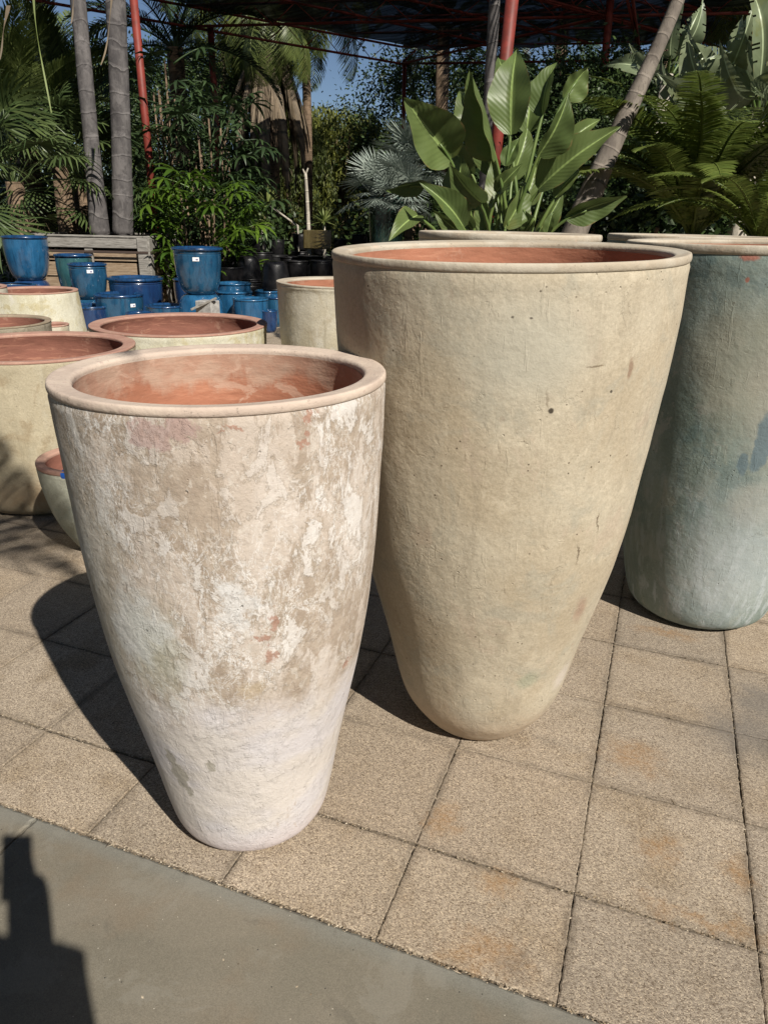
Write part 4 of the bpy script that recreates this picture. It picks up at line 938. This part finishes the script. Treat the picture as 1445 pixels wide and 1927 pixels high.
# silver fan palms in dark green pot
DGREEN = m_glaze('dark_green_glaze', (.012, .028, .022), (.02, .045, .036), (.006, .012, .01))
o = at(728, 372, 13.2); potz = o[2]; 
GP('green_pot', 'tall dark green glazed pot holding a silver blue fan palm', (o[0], o[1], potz - 1.0), .31, 1.0, (DGREEN, DGREEN, DGREEN), False, .68, .95)
a = MB(); add_box(a, (o[0], o[1], (potz - 1.0) / 2), (.75, .75, potz - 1.005), None, .02); q = a.build('stone_plinth', CONC, None, False); tag(q, 'plain concrete plinth under the dark green pot', 'plinth')
t = thing('silver_palm', 'silver blue fan palm growing in the dark green pot', 'palm', (o[0], o[1], potz - .15)); mb = MB(); add_tube(mb, [(0, 0, 0), (0, 0, .25)], [.09, .07], 10); mb.build('trunk', BARKB, t)
for hx, hy, hz, hn in ((-.22, 0, .12, 17), (.18, .1, .30, 17), (.05, -.15, .0, 14), (.36, 0, .08, 14)): crown(t, FN_S, (hx, hy, hz), hn, r, (-.5, 1.6), (.5, .95), name='leaf')
o = at(775, 330, 14.6); b = o.copy(); b[2] = 0; t = thing('silver_palm', 'silver blue fan palm standing behind the thin red post', 'palm', b); mb = MB(); add_tube(mb, [(0, 0, 0), (0, 0, o[2])], [.12, .09], 10); mb.build('trunk', BARKB, t)
crown(t, FN_S, (0, 0, o[2]), 30, r, (-.4, 1.7), (.9, 1.3), name='leaf')
# yuccas
def rosette(parent, top, n, L, wd, mat, seed, up=(.0, 1.4)):
    r_ = random.Random(seed); mb = MB()
    for k in range(n):
        a = k * 2.399; e = r_.uniform(*up); d = np.array([math.cos(a) * math.cos(e), math.sin(a) * math.cos(e), math.sin(e)]); w_ = np.array([-math.sin(a), math.cos(a), 0]); l = L * r_.uniform(.8, 1.1); V = []
        for q, ww in ((0, .5), (.35, 1), (.7, .7), (1, .03)):
            c = np.array(top) + d * l * q + np.array([0, 0, -.18 * l * q * q]); V += [c - w_ * wd * ww * .5, c + w_ * wd * ww * .5]
        mb.add(V, grid_faces(4, 2))
    return mb.build('leaf_rosette', mat, parent)
for px, py, D, L, st, lab in ((505, 385, 16.0, .42, (560, 425), 'small yucca head on a thin stem leaning left above the black pots'), (610, 418, 15.0, .36, None, 'small yellow green yucca in a pot above the black pots'), (492, 432, 14.6, .36, None, 'grassy pale green plant in a black pot, left of centre')):
    o = at(px, py, D); b = o.copy(); b[2] = 0; t = thing('yucca', lab, 'plant', b); mb = MB()
    if st: e = at(*st, D) - b; add_tube(mb, [e * np.array([1, 1, 0]), e, np.array([0, 0, o[2]])], [.03, .028, .02], 8)
    else: add_tube(mb, [(0, 0, 0), (0, 0, o[2])], [.03, .03], 8)
    mb.build('stem', BARKP, t); rosette(t, (0, 0, o[2]), 46, L, .035, L_YUCCA, px)
o = at(582, 430, 15.5); b = o.copy(); b[2] = 0; t = thing('bare_stem', 'bare pale forked stem standing upright above the black pots', 'stem', b); mb = MB()
add_tube(mb, bezier([(0, 0, 0), at(582, 430, 15.5) - b, at(578, 370, 15.5) - b, at(575, 325, 15.5) - b], 14), np.linspace(.05, .03, 14), 8)
add_tube(mb, [at(575, 330, 15.5) - b, at(570, 318, 15.5) - b], [.025, .012], 6); add_tube(mb, [at(575, 330, 15.5) - b, at(580, 316, 15.5) - b], [.025, .012], 6); mb.build('stem', BARKP, t)
# brown box planter and dark dish among the black pots
a = MB(); add_box(a, (0, 0, .16), (.52, .4, .32), None, .015); q = a.build('box_planter', m_glaze('olive_brown_glaze', (.06, .045, .015), (.09, .07, .025), (.03, .02, .01)), None, False)
o = at(600, 468, 14.2); q.location = o; q.rotation_euler = (0, 0, .35); tag(q, 'olive brown rectangular planter standing on top of the black pots', 'planter')

# banana plants upper right
def banana(px, py, D, n, lab, seed, Ls=1.9):
    o = at(px, py, D); b = o.copy(); b[2] = 0; t = thing('banana_plant', lab, 'banana plant', b); rr = random.Random(seed)
    mb = MB(); add_tube(mb, [(0, 0, 0), (0, 0, o[2])], [.14, .09], 12); mb.build('trunk', BARKP, t)
    for k in range(n):
        a = k * 2.399; e = rr.uniform(.1, 1.3); d = np.array([math.cos(a) * math.cos(e), math.sin(a) * math.cos(e), math.sin(e)])
        B = np.array([0, 0, o[2]]) + d * .25; mb = MB(); blade(mb, B + b, B + b + d * Ls * rr.uniform(.7, 1.1), .34, .12, .5, rr.uniform(-.8, .8), .7, seed + k, .25); mb.v[0] = mb.v[0] - b
        lf = mb.build('leaf', L_BANPALE, t); sm = MB(); add_tube(sm, [(0, 0, o[2] - .15), B, B + d * .2], [.03, .02, .012], 6); sm.build('stem', STEM, lf)
banana(1335, 215, 10.2, 15, 'banana plant with pale torn leaves above the cycad', 3, .85)
banana(1430, 205, 9.6, 13, 'banana plant with grey green leaves at the right edge', 40, 1.05)
banana(1255, 140, 13.4, 9, 'shaded banana plant left of the pale torn leaved one', 70, .9)

# ------------------------------------------------------------------ background trees
nr = np.random.RandomState(4)
P, Dd = crown_points(nr, 150, 130, 2.6, 4.6, 1.6, .75); C1 = leaf_cloud_mesh('crown', L_TREE, P, Dd, .12, .06, 1)
P, Dd = crown_points(nr, 160, 110, 2.3, 5.5, 1.2, .65); C2 = leaf_cloud_mesh('crown', L_TREE2, P, Dd, .12, .05, 2)
P, Dd = wispy_points(nr, 420, 26, 2.2, 5.6, .8, 1.5); C3 = leaf_cloud_mesh('crown', L_TREE2, P, Dd, .24, .035, 3)
P, Dd = wispy_points(nr, 300, 30, 1.1, 2.6, .3, .8); C4 = leaf_cloud_mesh('crown', L_BAMB, P, Dd, .16, .03, 4)
P, Dd = crown_points(nr, 90, 60, 1.1, 1.9, 0.0, .42); C5 = leaf_cloud_mesh('crown', L_TREE, P, Dd, .12, .055, 5)
def tree(px, D, cm, s, label, cat='tree', group='trees beyond the nursery', name='tree', th=2.6):
    b = at(px, 600, D); b[2] = 0; t = thing(name, label, cat, b, (0, 0, random.Random(px).uniform(0, 6)), group, s)
    mb = MB(); q = random.Random(px + 7)
    add_tube(mb, bezier([(0, 0, 0), (q.uniform(-.2, .2), 0, th * .5), (0, q.uniform(-.2, .2), th)], 8), np.linspace(.16, .09, 8), 10)
    for k in range(5):
        a = k * 1.3; add_tube(mb, [(0, 0, th * .75), (.5 * math.cos(a), .5 * math.sin(a), th * 1.15), (1.1 * math.cos(a), 1.1 * math.sin(a), th * 1.6)], [.07, .045, .02], 6)
    mb.build('trunk', BARKB, t); link(cm, 'crown', t); return t
far = [(-60, 30, C1), (60, 27, C2), (180, 31, C1), (290, 27, C3), (380, 25, C1), (470, 29, C3), (555, 27, C3), (640, 33, C2), (715, 30, C3), (800, 27, C1), (890, 30, C2), (980, 26, C1), (1070, 24, C1), (1160, 25, C1), (1250, 23, C1), (1340, 27, C2), (1430, 24, C3), (1520, 27, C1)]
words = {id(C1): 'dense dark leaved', id(C2): 'olive green bushy', id(C3): 'wispy weeping'}
where = ['past the left edge', 'behind the left edge fan palm', 'behind the two grey trunks', 'behind the left red post', 'left of the skirted queen palm', 'behind the skirted queen palm', 'under the weeping queen palm fronds', 'in the middle below the sky gap', 'left of the canopy corner post', 'right of the canopy corner post', 'behind the slim grey palm stem', 'behind the big paddle leaves', 'behind the thick red post', 'behind the leaning trunk', 'just right of the leaning trunk', 'behind the pale banana leaves', 'behind the right edge banana', 'past the right edge']
for (px, D, cm), wh in zip(far, where):
    s = {id(C1): 1.05, id(C2): .92, id(C3): .95}[id(cm)] * (D / 27)
    if px in (555, 640, 715): s *= .74
    tree(px, D, cm, s, 'far %s tree %s' % (words[id(cm)], wh))
for px, D, cm, s, lab in ((1130, 14, C1, .6, 'dark leafy tree in deep shade behind the leaning trunk'), (1200, 15.5, C1, .68, 'dark leafy tree in deep shade between the leaning trunk and the cycad'), (1080, 16.5, C1, .75, 'dark leafy tree below the canopy edge behind the big leaves')):
    tree(px, D, cm, s, lab, group='shaded trees behind the cycad')
for px, D, cm, s, lab in ((640, 19, C4, 1.1, 'yellow green bamboo clump left of the silver palms'), (600, 21, C4, 1.2, 'yellow green bamboo clump behind the bare forked stem'), (690, 21.5, C4, 1.1, 'yellow green bamboo clump behind the dark green pot'), (545, 20, C4, 1.15, 'bamboo clump right of the dead frond skirt')):
    tree(px, D + 9.5, cm, s * 1.6, lab, 'bamboo', 'bamboo clumps', 'bamboo', 1.4)
bx = [(-20, 18), (60, 17), (150, 17.5), (240, 16.5), (440, 18), (520, 30), (740, 19), (800, 17), (870, 15), (1000, 13), (1100, 11), (1180, 10.5), (1290, 11), (1390, 11.5), (1480, 11), (330, 18), (660, 32), (580, 32)]
bw = ['at the left edge', 'under the left edge fan palm', 'behind the wooden box at left', 'behind the wooden box at right', 'behind the black pots at left', 'far behind the leaning yucca', 'behind the dark green pot', 'under the dark date palm', 'behind the slim grey stem', 'behind the big paddle leaves', 'behind the leaning trunk foot', 'left of the cycad', 'directly behind the cycad', 'behind the cycad at right', 'past the right edge', 'behind the lady palm', 'far behind the silver palms', 'far behind the bamboo']
for (px, D), wh in zip(bx, bw): tree(px, D, C5, 1.15 * (1 if D < 20 else 1.3), 'low dark shrub ' + wh, 'shrub', 'low shrubs behind the stock', 'shrub', .8)

# unseen trees added around the yard to block part of the sky light
def sky_block_tree(lat, fw, cm, s_, label):
    b = CAM + RH * lat + FH * fw; b[2] = 0; t = thing('tree', label, 'tree', b, (0, 0, lat + fw), 'unseen trees added around the yard to cut sky light', s_)
    mb = MB(); add_tube(mb, [(0, 0, 0), (.1, 0, 1.3), (0, 0, 2.8)], [.17, .14, .1], 10); mb.build('trunk', BARKB, t); link(cm, 'crown', t)
for k, (la, fw, s_) in enumerate(((-8.5, 5.5, 1.3), (-8.0, 2.0, 1.5), (-8.0, -1.5, 1.5), (-7.5, -5.0, 1.4), (-4.5, -8.0, 1.2), (-1.0, -9.0, 1.1), (2.6, -9.5, 1.0), (6.3, -9.5, 1.0), (9.0, -7.0, 1.0), (9.2, -3.0, .95), (8.8, .5, .85), (8.4, 4.0, .72))):
    sky_block_tree(la, fw, C1 if k % 2 else C2, s_, ('dense dark' if k % 2 else 'olive green') + ' unseen tree added to cut sky light, ' + ['left of the yard beside the stock', 'left of the yard by the viewer', 'left behind the viewer', 'far left behind the viewer', 'behind the viewer at left', 'straight behind the viewer', 'behind the viewer at right', 'far right behind the viewer', 'at the rear right corner of the yard', 'right of the viewer, farther back', 'right of the viewer', 'right of the yard beyond the pots'][k])

# ------------------------------------------------------------------ shade canopy
REDM = NT('red_oxide_paint'); REDM = REDM.done(REDM.mix(REDM.step(REDM.noise(REDM.obj, 6, 5, .6), .4, .65), (.21, .035, .025), (.14, .028, .02)), .55, REDM.bump(REDM.noise(REDM.obj, 30, 3), .2, .004), .35)
def m_net():
    m = NT('black_shade_net'); wv = m.noise(m.map(m.obj, (.35, 5, 1), rot=(0, 0, .9)), 1.5, 4, .6, .6)
    m.done(m.mix(m.step(wv, .4, .62), (.010, .014, .022), (.045, .062, .098)), .7, m.bump(wv, .8, .08), .2)
    tr = m.n('ShaderNodeBsdfTransparent'); mx = m.n('ShaderNodeMixShader'); m.L(m.step(wv, .35, .7, .01, .06), mx.inputs[0]); m.L(m.b.outputs[0], mx.inputs[1]); m.L(tr.outputs[0], mx.inputs[2]); m.L(mx.outputs[0], m.out.inputs[0]); return m.m
NET = m_net()
zb, zt = 5.35, 5.74
def atz(px, py, z):
    d = at(px, py, 1.0) - CAM; return CAM + d * ((z - CAM[2]) / d[2])
K = atz(755, 120, zb); L_ = atz(352, 50, zb); Rr = atz(1445, 110, zb)
print('canopy', [(q - CAM).dot(FH) for q in (K, L_, Rr)])
for q in (K, L_, Rr): q[2] = zb
can = thing('shade_canopy', 'black shade net roof on a red steel frame of posts and trusses', 'canopy', (K[0], K[1], 0)); Ko = np.array([K[0], K[1], 0])
Kk, Ll, Rk = K - Ko, L_ - Ko, Rr - Ko
eL = (Ll - Kk) / np.linalg.norm(Ll - Kk); eR = (Rk - Kk) / np.linalg.norm(Rk - Kk)
Nn = Kk + eL * (np.linalg.norm(Ll - Kk) + 5.0); Nf = Nn + eR * 17
def truss(a, b, name='truss', h=zt - zb, r0=.028, step=.5, par=can):
    mb = MB(); up = np.array([0, 0, h]); add_tube(mb, [a, b], r0, 8); add_tube(mb, [a + up, b + up], r0, 8)
    n = max(2, int(np.linalg.norm(b - a) / step)); n += n % 2
    for i in range(n):
        p = a + (b - a) * i / n; q = a + (b - a) * (i + 1) / n
        add_tube(mb, [p + (up if i % 2 else 0), q + (0 if i % 2 else up)], r0 * .35, 5)
    return mb.build(name, REDM, par)
truss(Kk, Ll); truss(Kk, Kk + eR * 19); truss(Ll, Nn)
truss(Kk + eR * 9, Kk + eR * 9 + (Nn - Kk)); truss(Ll, Ll + eR * 18); truss(Kk, Ll + eR * 9.0, step=.8)
pm = MB()
for i in range(1, 8):
    a_ = Kk + eR * i * 2.4 + np.array([0, 0, zt - zb + .02]); add_tube(pm, [a_, a_ + (Nn - Kk)], .028, 6)
for i in (1, 2): 
    a_ = Kk + (Ll - Kk) * i / 3 + np.array([0, 0, zt - zb + .02]); add_tube(pm, [a_, a_ + eR * 18], .028, 6)
pm.build('purlins', REDM, can)
def post(px, D, rad, top, lab=None, base=None, tilt=0.0, ptop=None):
    b = at(px, 600, D); b[2] = 0; q = b - Ko; tp = q + np.array([0, 0, top])
    if ptop is not None: tp = at(ptop[0], ptop[1], D) - Ko; tp = q + (tp - q) * (top / tp[2])
    mb = MB(); add_tube(mb, [q, tp], rad, 14); add_box(mb, q + np.array([0, 0, .01]), (.3, .3, .02)); return mb.build('post', REDM, can)
def postpx(a, b, D, rad, top):
    A = at(*a, D) - Ko; B = at(*b, D) - Ko; d = (B - A) / (B[2] - A[2]); mb = MB()
    q = A - d * A[2]; tp = A + d * (top - A[2]); add_tube(mb, [q, tp], rad, 14); return mb.build('post', REDM, can)
postpx((281, 300), (252, 0), 14.0, .066, zb + .3)
postpx((408, 262), (397, 62), (L_ - CAM).dot(FH) + .3, .075, zb + .1)
postpx((757, 400), (761, 120), (K - CAM).dot(FH), .055, zb + .1)
postpx((950, 120), (963, 0), 12.5, .095, zt)
postpx((1136, 130), (1148, 0), 17.0, .075, zt)
mb = MB(); A = at(1205, 112, 17.0) - Ko; B = at(1180, 0, 15.0) - Ko; B2 = at(1190, 0, 15.0) - Ko
add_tube(mb, [A, B + (B - A) * .3], .03, 6); add_tube(mb, [A, B2 + (B2 - A) * .3], .03, 6)
for i in range(12): 
    f0, f1 = i / 12, (i + 1) / 12; add_tube(mb, [A + (B - A) * f0, A + (B2 - A) * f1], .01, 5)
mb.build('brace', REDM, can)
# fabric with sag between the purlins
V = []; nu, nv = 96, 44; U = []
for i in range(nu):
    for j in range(nv):
        u = i / (nu - 1) * 19; v = j / (nv - 1); p = Kk + (Nn - Kk) * v + eR * u
        sag = -.16 * abs(math.sin(u / 2.4 * PI)) * (1 if v > .02 else .3) + .05 * mn.noise(Vector((u * 1.3, v * 9, 0))) + .03 * mn.noise(Vector((u * 5, v * 16, 4)))
        V.append(p + np.array([0, 0, zt - zb + .05 + sag])); U.append((u, v))
mb = MB(); mb.add(V, grid_faces(nu, nv), U); mb.build('net', NET, can)

# ------------------------------------------------------------------ palm behind the viewer whose frond shadows fall on the wide olive pot
def na(n_, a_): return np.array([.596 * n_ - .803 * a_, .803 * n_ + .596 * a_, 0])
b = na(-2.1, -1.8); t = thing('palm_tree', 'palm standing behind the viewer, only its frond shadows fall at lower left', 'palm tree', b)
mb = MB(); add_tube(mb, [(0, 0, 0), (.05, 0, 2.4), (0, 0, 4.8)], [.16, .13, .12], 14); mb.build('trunk', BARK, t)
for k, (tn, ta, tz) in enumerate(((-.1, -2.2, 3.9), (-.1, -1.6, 3.6), (-.3, -1.0, 3.5), (.1, -1.25, 3.6), (-.2, -1.9, 3.6), (0, -.7, 3.6), (-3.4, -1.5, 4.2), (-4.6, -3.4, 4.2), (-3.2, -5.0, 4.2), (-1.5, -4.6, 4.4))):
    tgt = na(tn, ta) - b; fo = link(FR_L[k % 2], 'frond', t); fo.location = (0, 0, 4.8); fo.rotation_euler = (0, .85, math.atan2(tgt[1], tgt[0])); s = 1.1; fo.scale = (s, s, s)

# ------------------------------------------------------------------ the photographer (casts the shadow at lower left)
def skin_mesh(name, verts, edges, rad, mat, parent=None, sub=2):
    me = bpy.data.meshes.new(name); me.from_pydata([tuple(v) for v in verts], edges, []); o = link(me, name, parent)
    md = o.modifiers.new('skin', 'SKIN')
    for v, r_ in zip(me.skin_vertices[0].data, rad): v.radius = (r_, r_) if np.isscalar(r_) else r_
    me.skin_vertices[0].data[0].use_root = True
    s = o.modifiers.new('sub', 'SUBSURF'); s.levels = sub; s.render_levels = sub; me.materials.append(mat); return o
SHIRT = NT('dark_shirt_cloth'); SHIRT = SHIRT.done((.05, .06, .09), .9, SHIRT.bump(SHIRT.noise(SHIRT.obj, 14, 4), .4, .01))
PANTS = NT('denim_cloth').done((.04, .06, .11), .9); SKINM = NT('skin').done((.45, .27, .19), .55); HAIR = NT('brown_hair').done((.04, .025, .015), .7)
PHN = NT('black_phone').done((.01, .01, .012), .2)
fo = CAM * np.array([1, 1, 0]) - FH * .33 + RH * .0
per = thing('person', 'person standing behind the viewpoint holding up a phone, casting the shadow at lower left', 'person', fo)
def lp(r_, f, z): return RH * r_ + FH * f + np.array([0, 0, z])
hand_r = lp(.04, .285, 1.47); hand_l = lp(-.08, .27, 1.46)
body_v = [lp(0, 0, .98), lp(0, .0, 1.15), lp(0, .0, 1.32), lp(0, .02, 1.46), lp(0, .03, 1.53), lp(0, .05, 1.60), lp(0, .06, 1.70), lp(0, .06, 1.76),
          lp(.18, .0, 1.42), lp(.14, .03, 1.16), lp(.075, .18, 1.33), hand_r, lp(-.18, .0, 1.42), lp(-.27, .06, 1.17), lp(-.16, .17, 1.32), hand_l,
          lp(.10, 0, .92), lp(.12, .02, .50), lp(.12, -.02, .10), lp(.13, .12, .035), lp(-.10, 0, .92), lp(-.12, .02, .50), lp(-.12, -.02, .10), lp(-.13, .12, .035)]
body_e = [(0, 1), (1, 2), (2, 3), (3, 4), (4, 5), (5, 6), (6, 7), (3, 8), (8, 9), (9, 10), (10, 11), (3, 12), (12, 13), (13, 14), (14, 15), (0, 16), (16, 17), (17, 18), (18, 19), (0, 20), (20, 21), (21, 22), (22, 23)]
rad = [(.16, .12), (.14, .11), (.17, .12), (.12, .09), .055, .07, .095, .06, .065, .05, .05, .05, .065, .05, .05, .05, .095, .065, .045, .035, .095, .065, .045, .035]
skin_mesh('body', body_v, body_e, rad, SKINM, per)
skin_mesh('shirt', [lp(0, 0, .95), lp(0, 0, 1.15), lp(0, 0, 1.32), lp(0, .01, 1.45), lp(.19, 0, 1.42), lp(.14, .03, 1.16), lp(.065, .20, 1.37), lp(-.19, 0, 1.42), lp(-.27, .06, 1.17), lp(-.16, .18, 1.34)],
          [(0, 1), (1, 2), (2, 3), (3, 4), (4, 5), (5, 6), (3, 7), (7, 8), (8, 9)], [(.18, .14), (.165, .13), (.19, .14), (.10, .09), .125, .10, .075, .125, .10, .075], SHIRT, per)
skin_mesh('trousers', [lp(0, 0, .99), lp(.10, 0, .90), lp(.12, .02, .50), lp(.12, -.02, .10), lp(-.10, 0, .90), lp(-.12, .02, .50), lp(-.12, -.02, .10)], [(0, 1), (1, 2), (2, 3), (0, 4), (4, 5), (5, 6)], [(.17, .13), .11, .08, .065, .11, .08, .065], PANTS, per)
skin_mesh('hair', [lp(0, .02, 1.66), lp(0, .03, 1.74), lp(0, .05, 1.79)], [(0, 1), (1, 2)], [.09, .10, .07], HAIR, per)
for sd, hd in ((1, hand_r), (-1, hand_l)):
    for k in range(5):
        b0 = hd + RH * sd * (.0) + np.array([0, 0, .03 - .02 * k]); c1 = b0 + FH * .035 - RH * sd * .005; c2 = c1 - RH * sd * .03
        skin_mesh('finger', [b0, c1, c2], [(0, 1), (1, 2)], [.011, .010, .008], SKINM, per, 1)
ph = MB(); Rm = np.stack([c_r, c_u, -c_f], 1); pc = CAM - c_f * .012 - c_u * .055 + c_r * .0
pc = CAM - c_f * .02 + c_u * (-.055) + c_r * .012
add_box(ph, (0, 0, 0), (.078, .16, .009), Rm, .003); q = ph.build('phone', PHN, None, False); q.location = pc; tag(q, 'black phone held up by the person behind the viewpoint', 'phone')
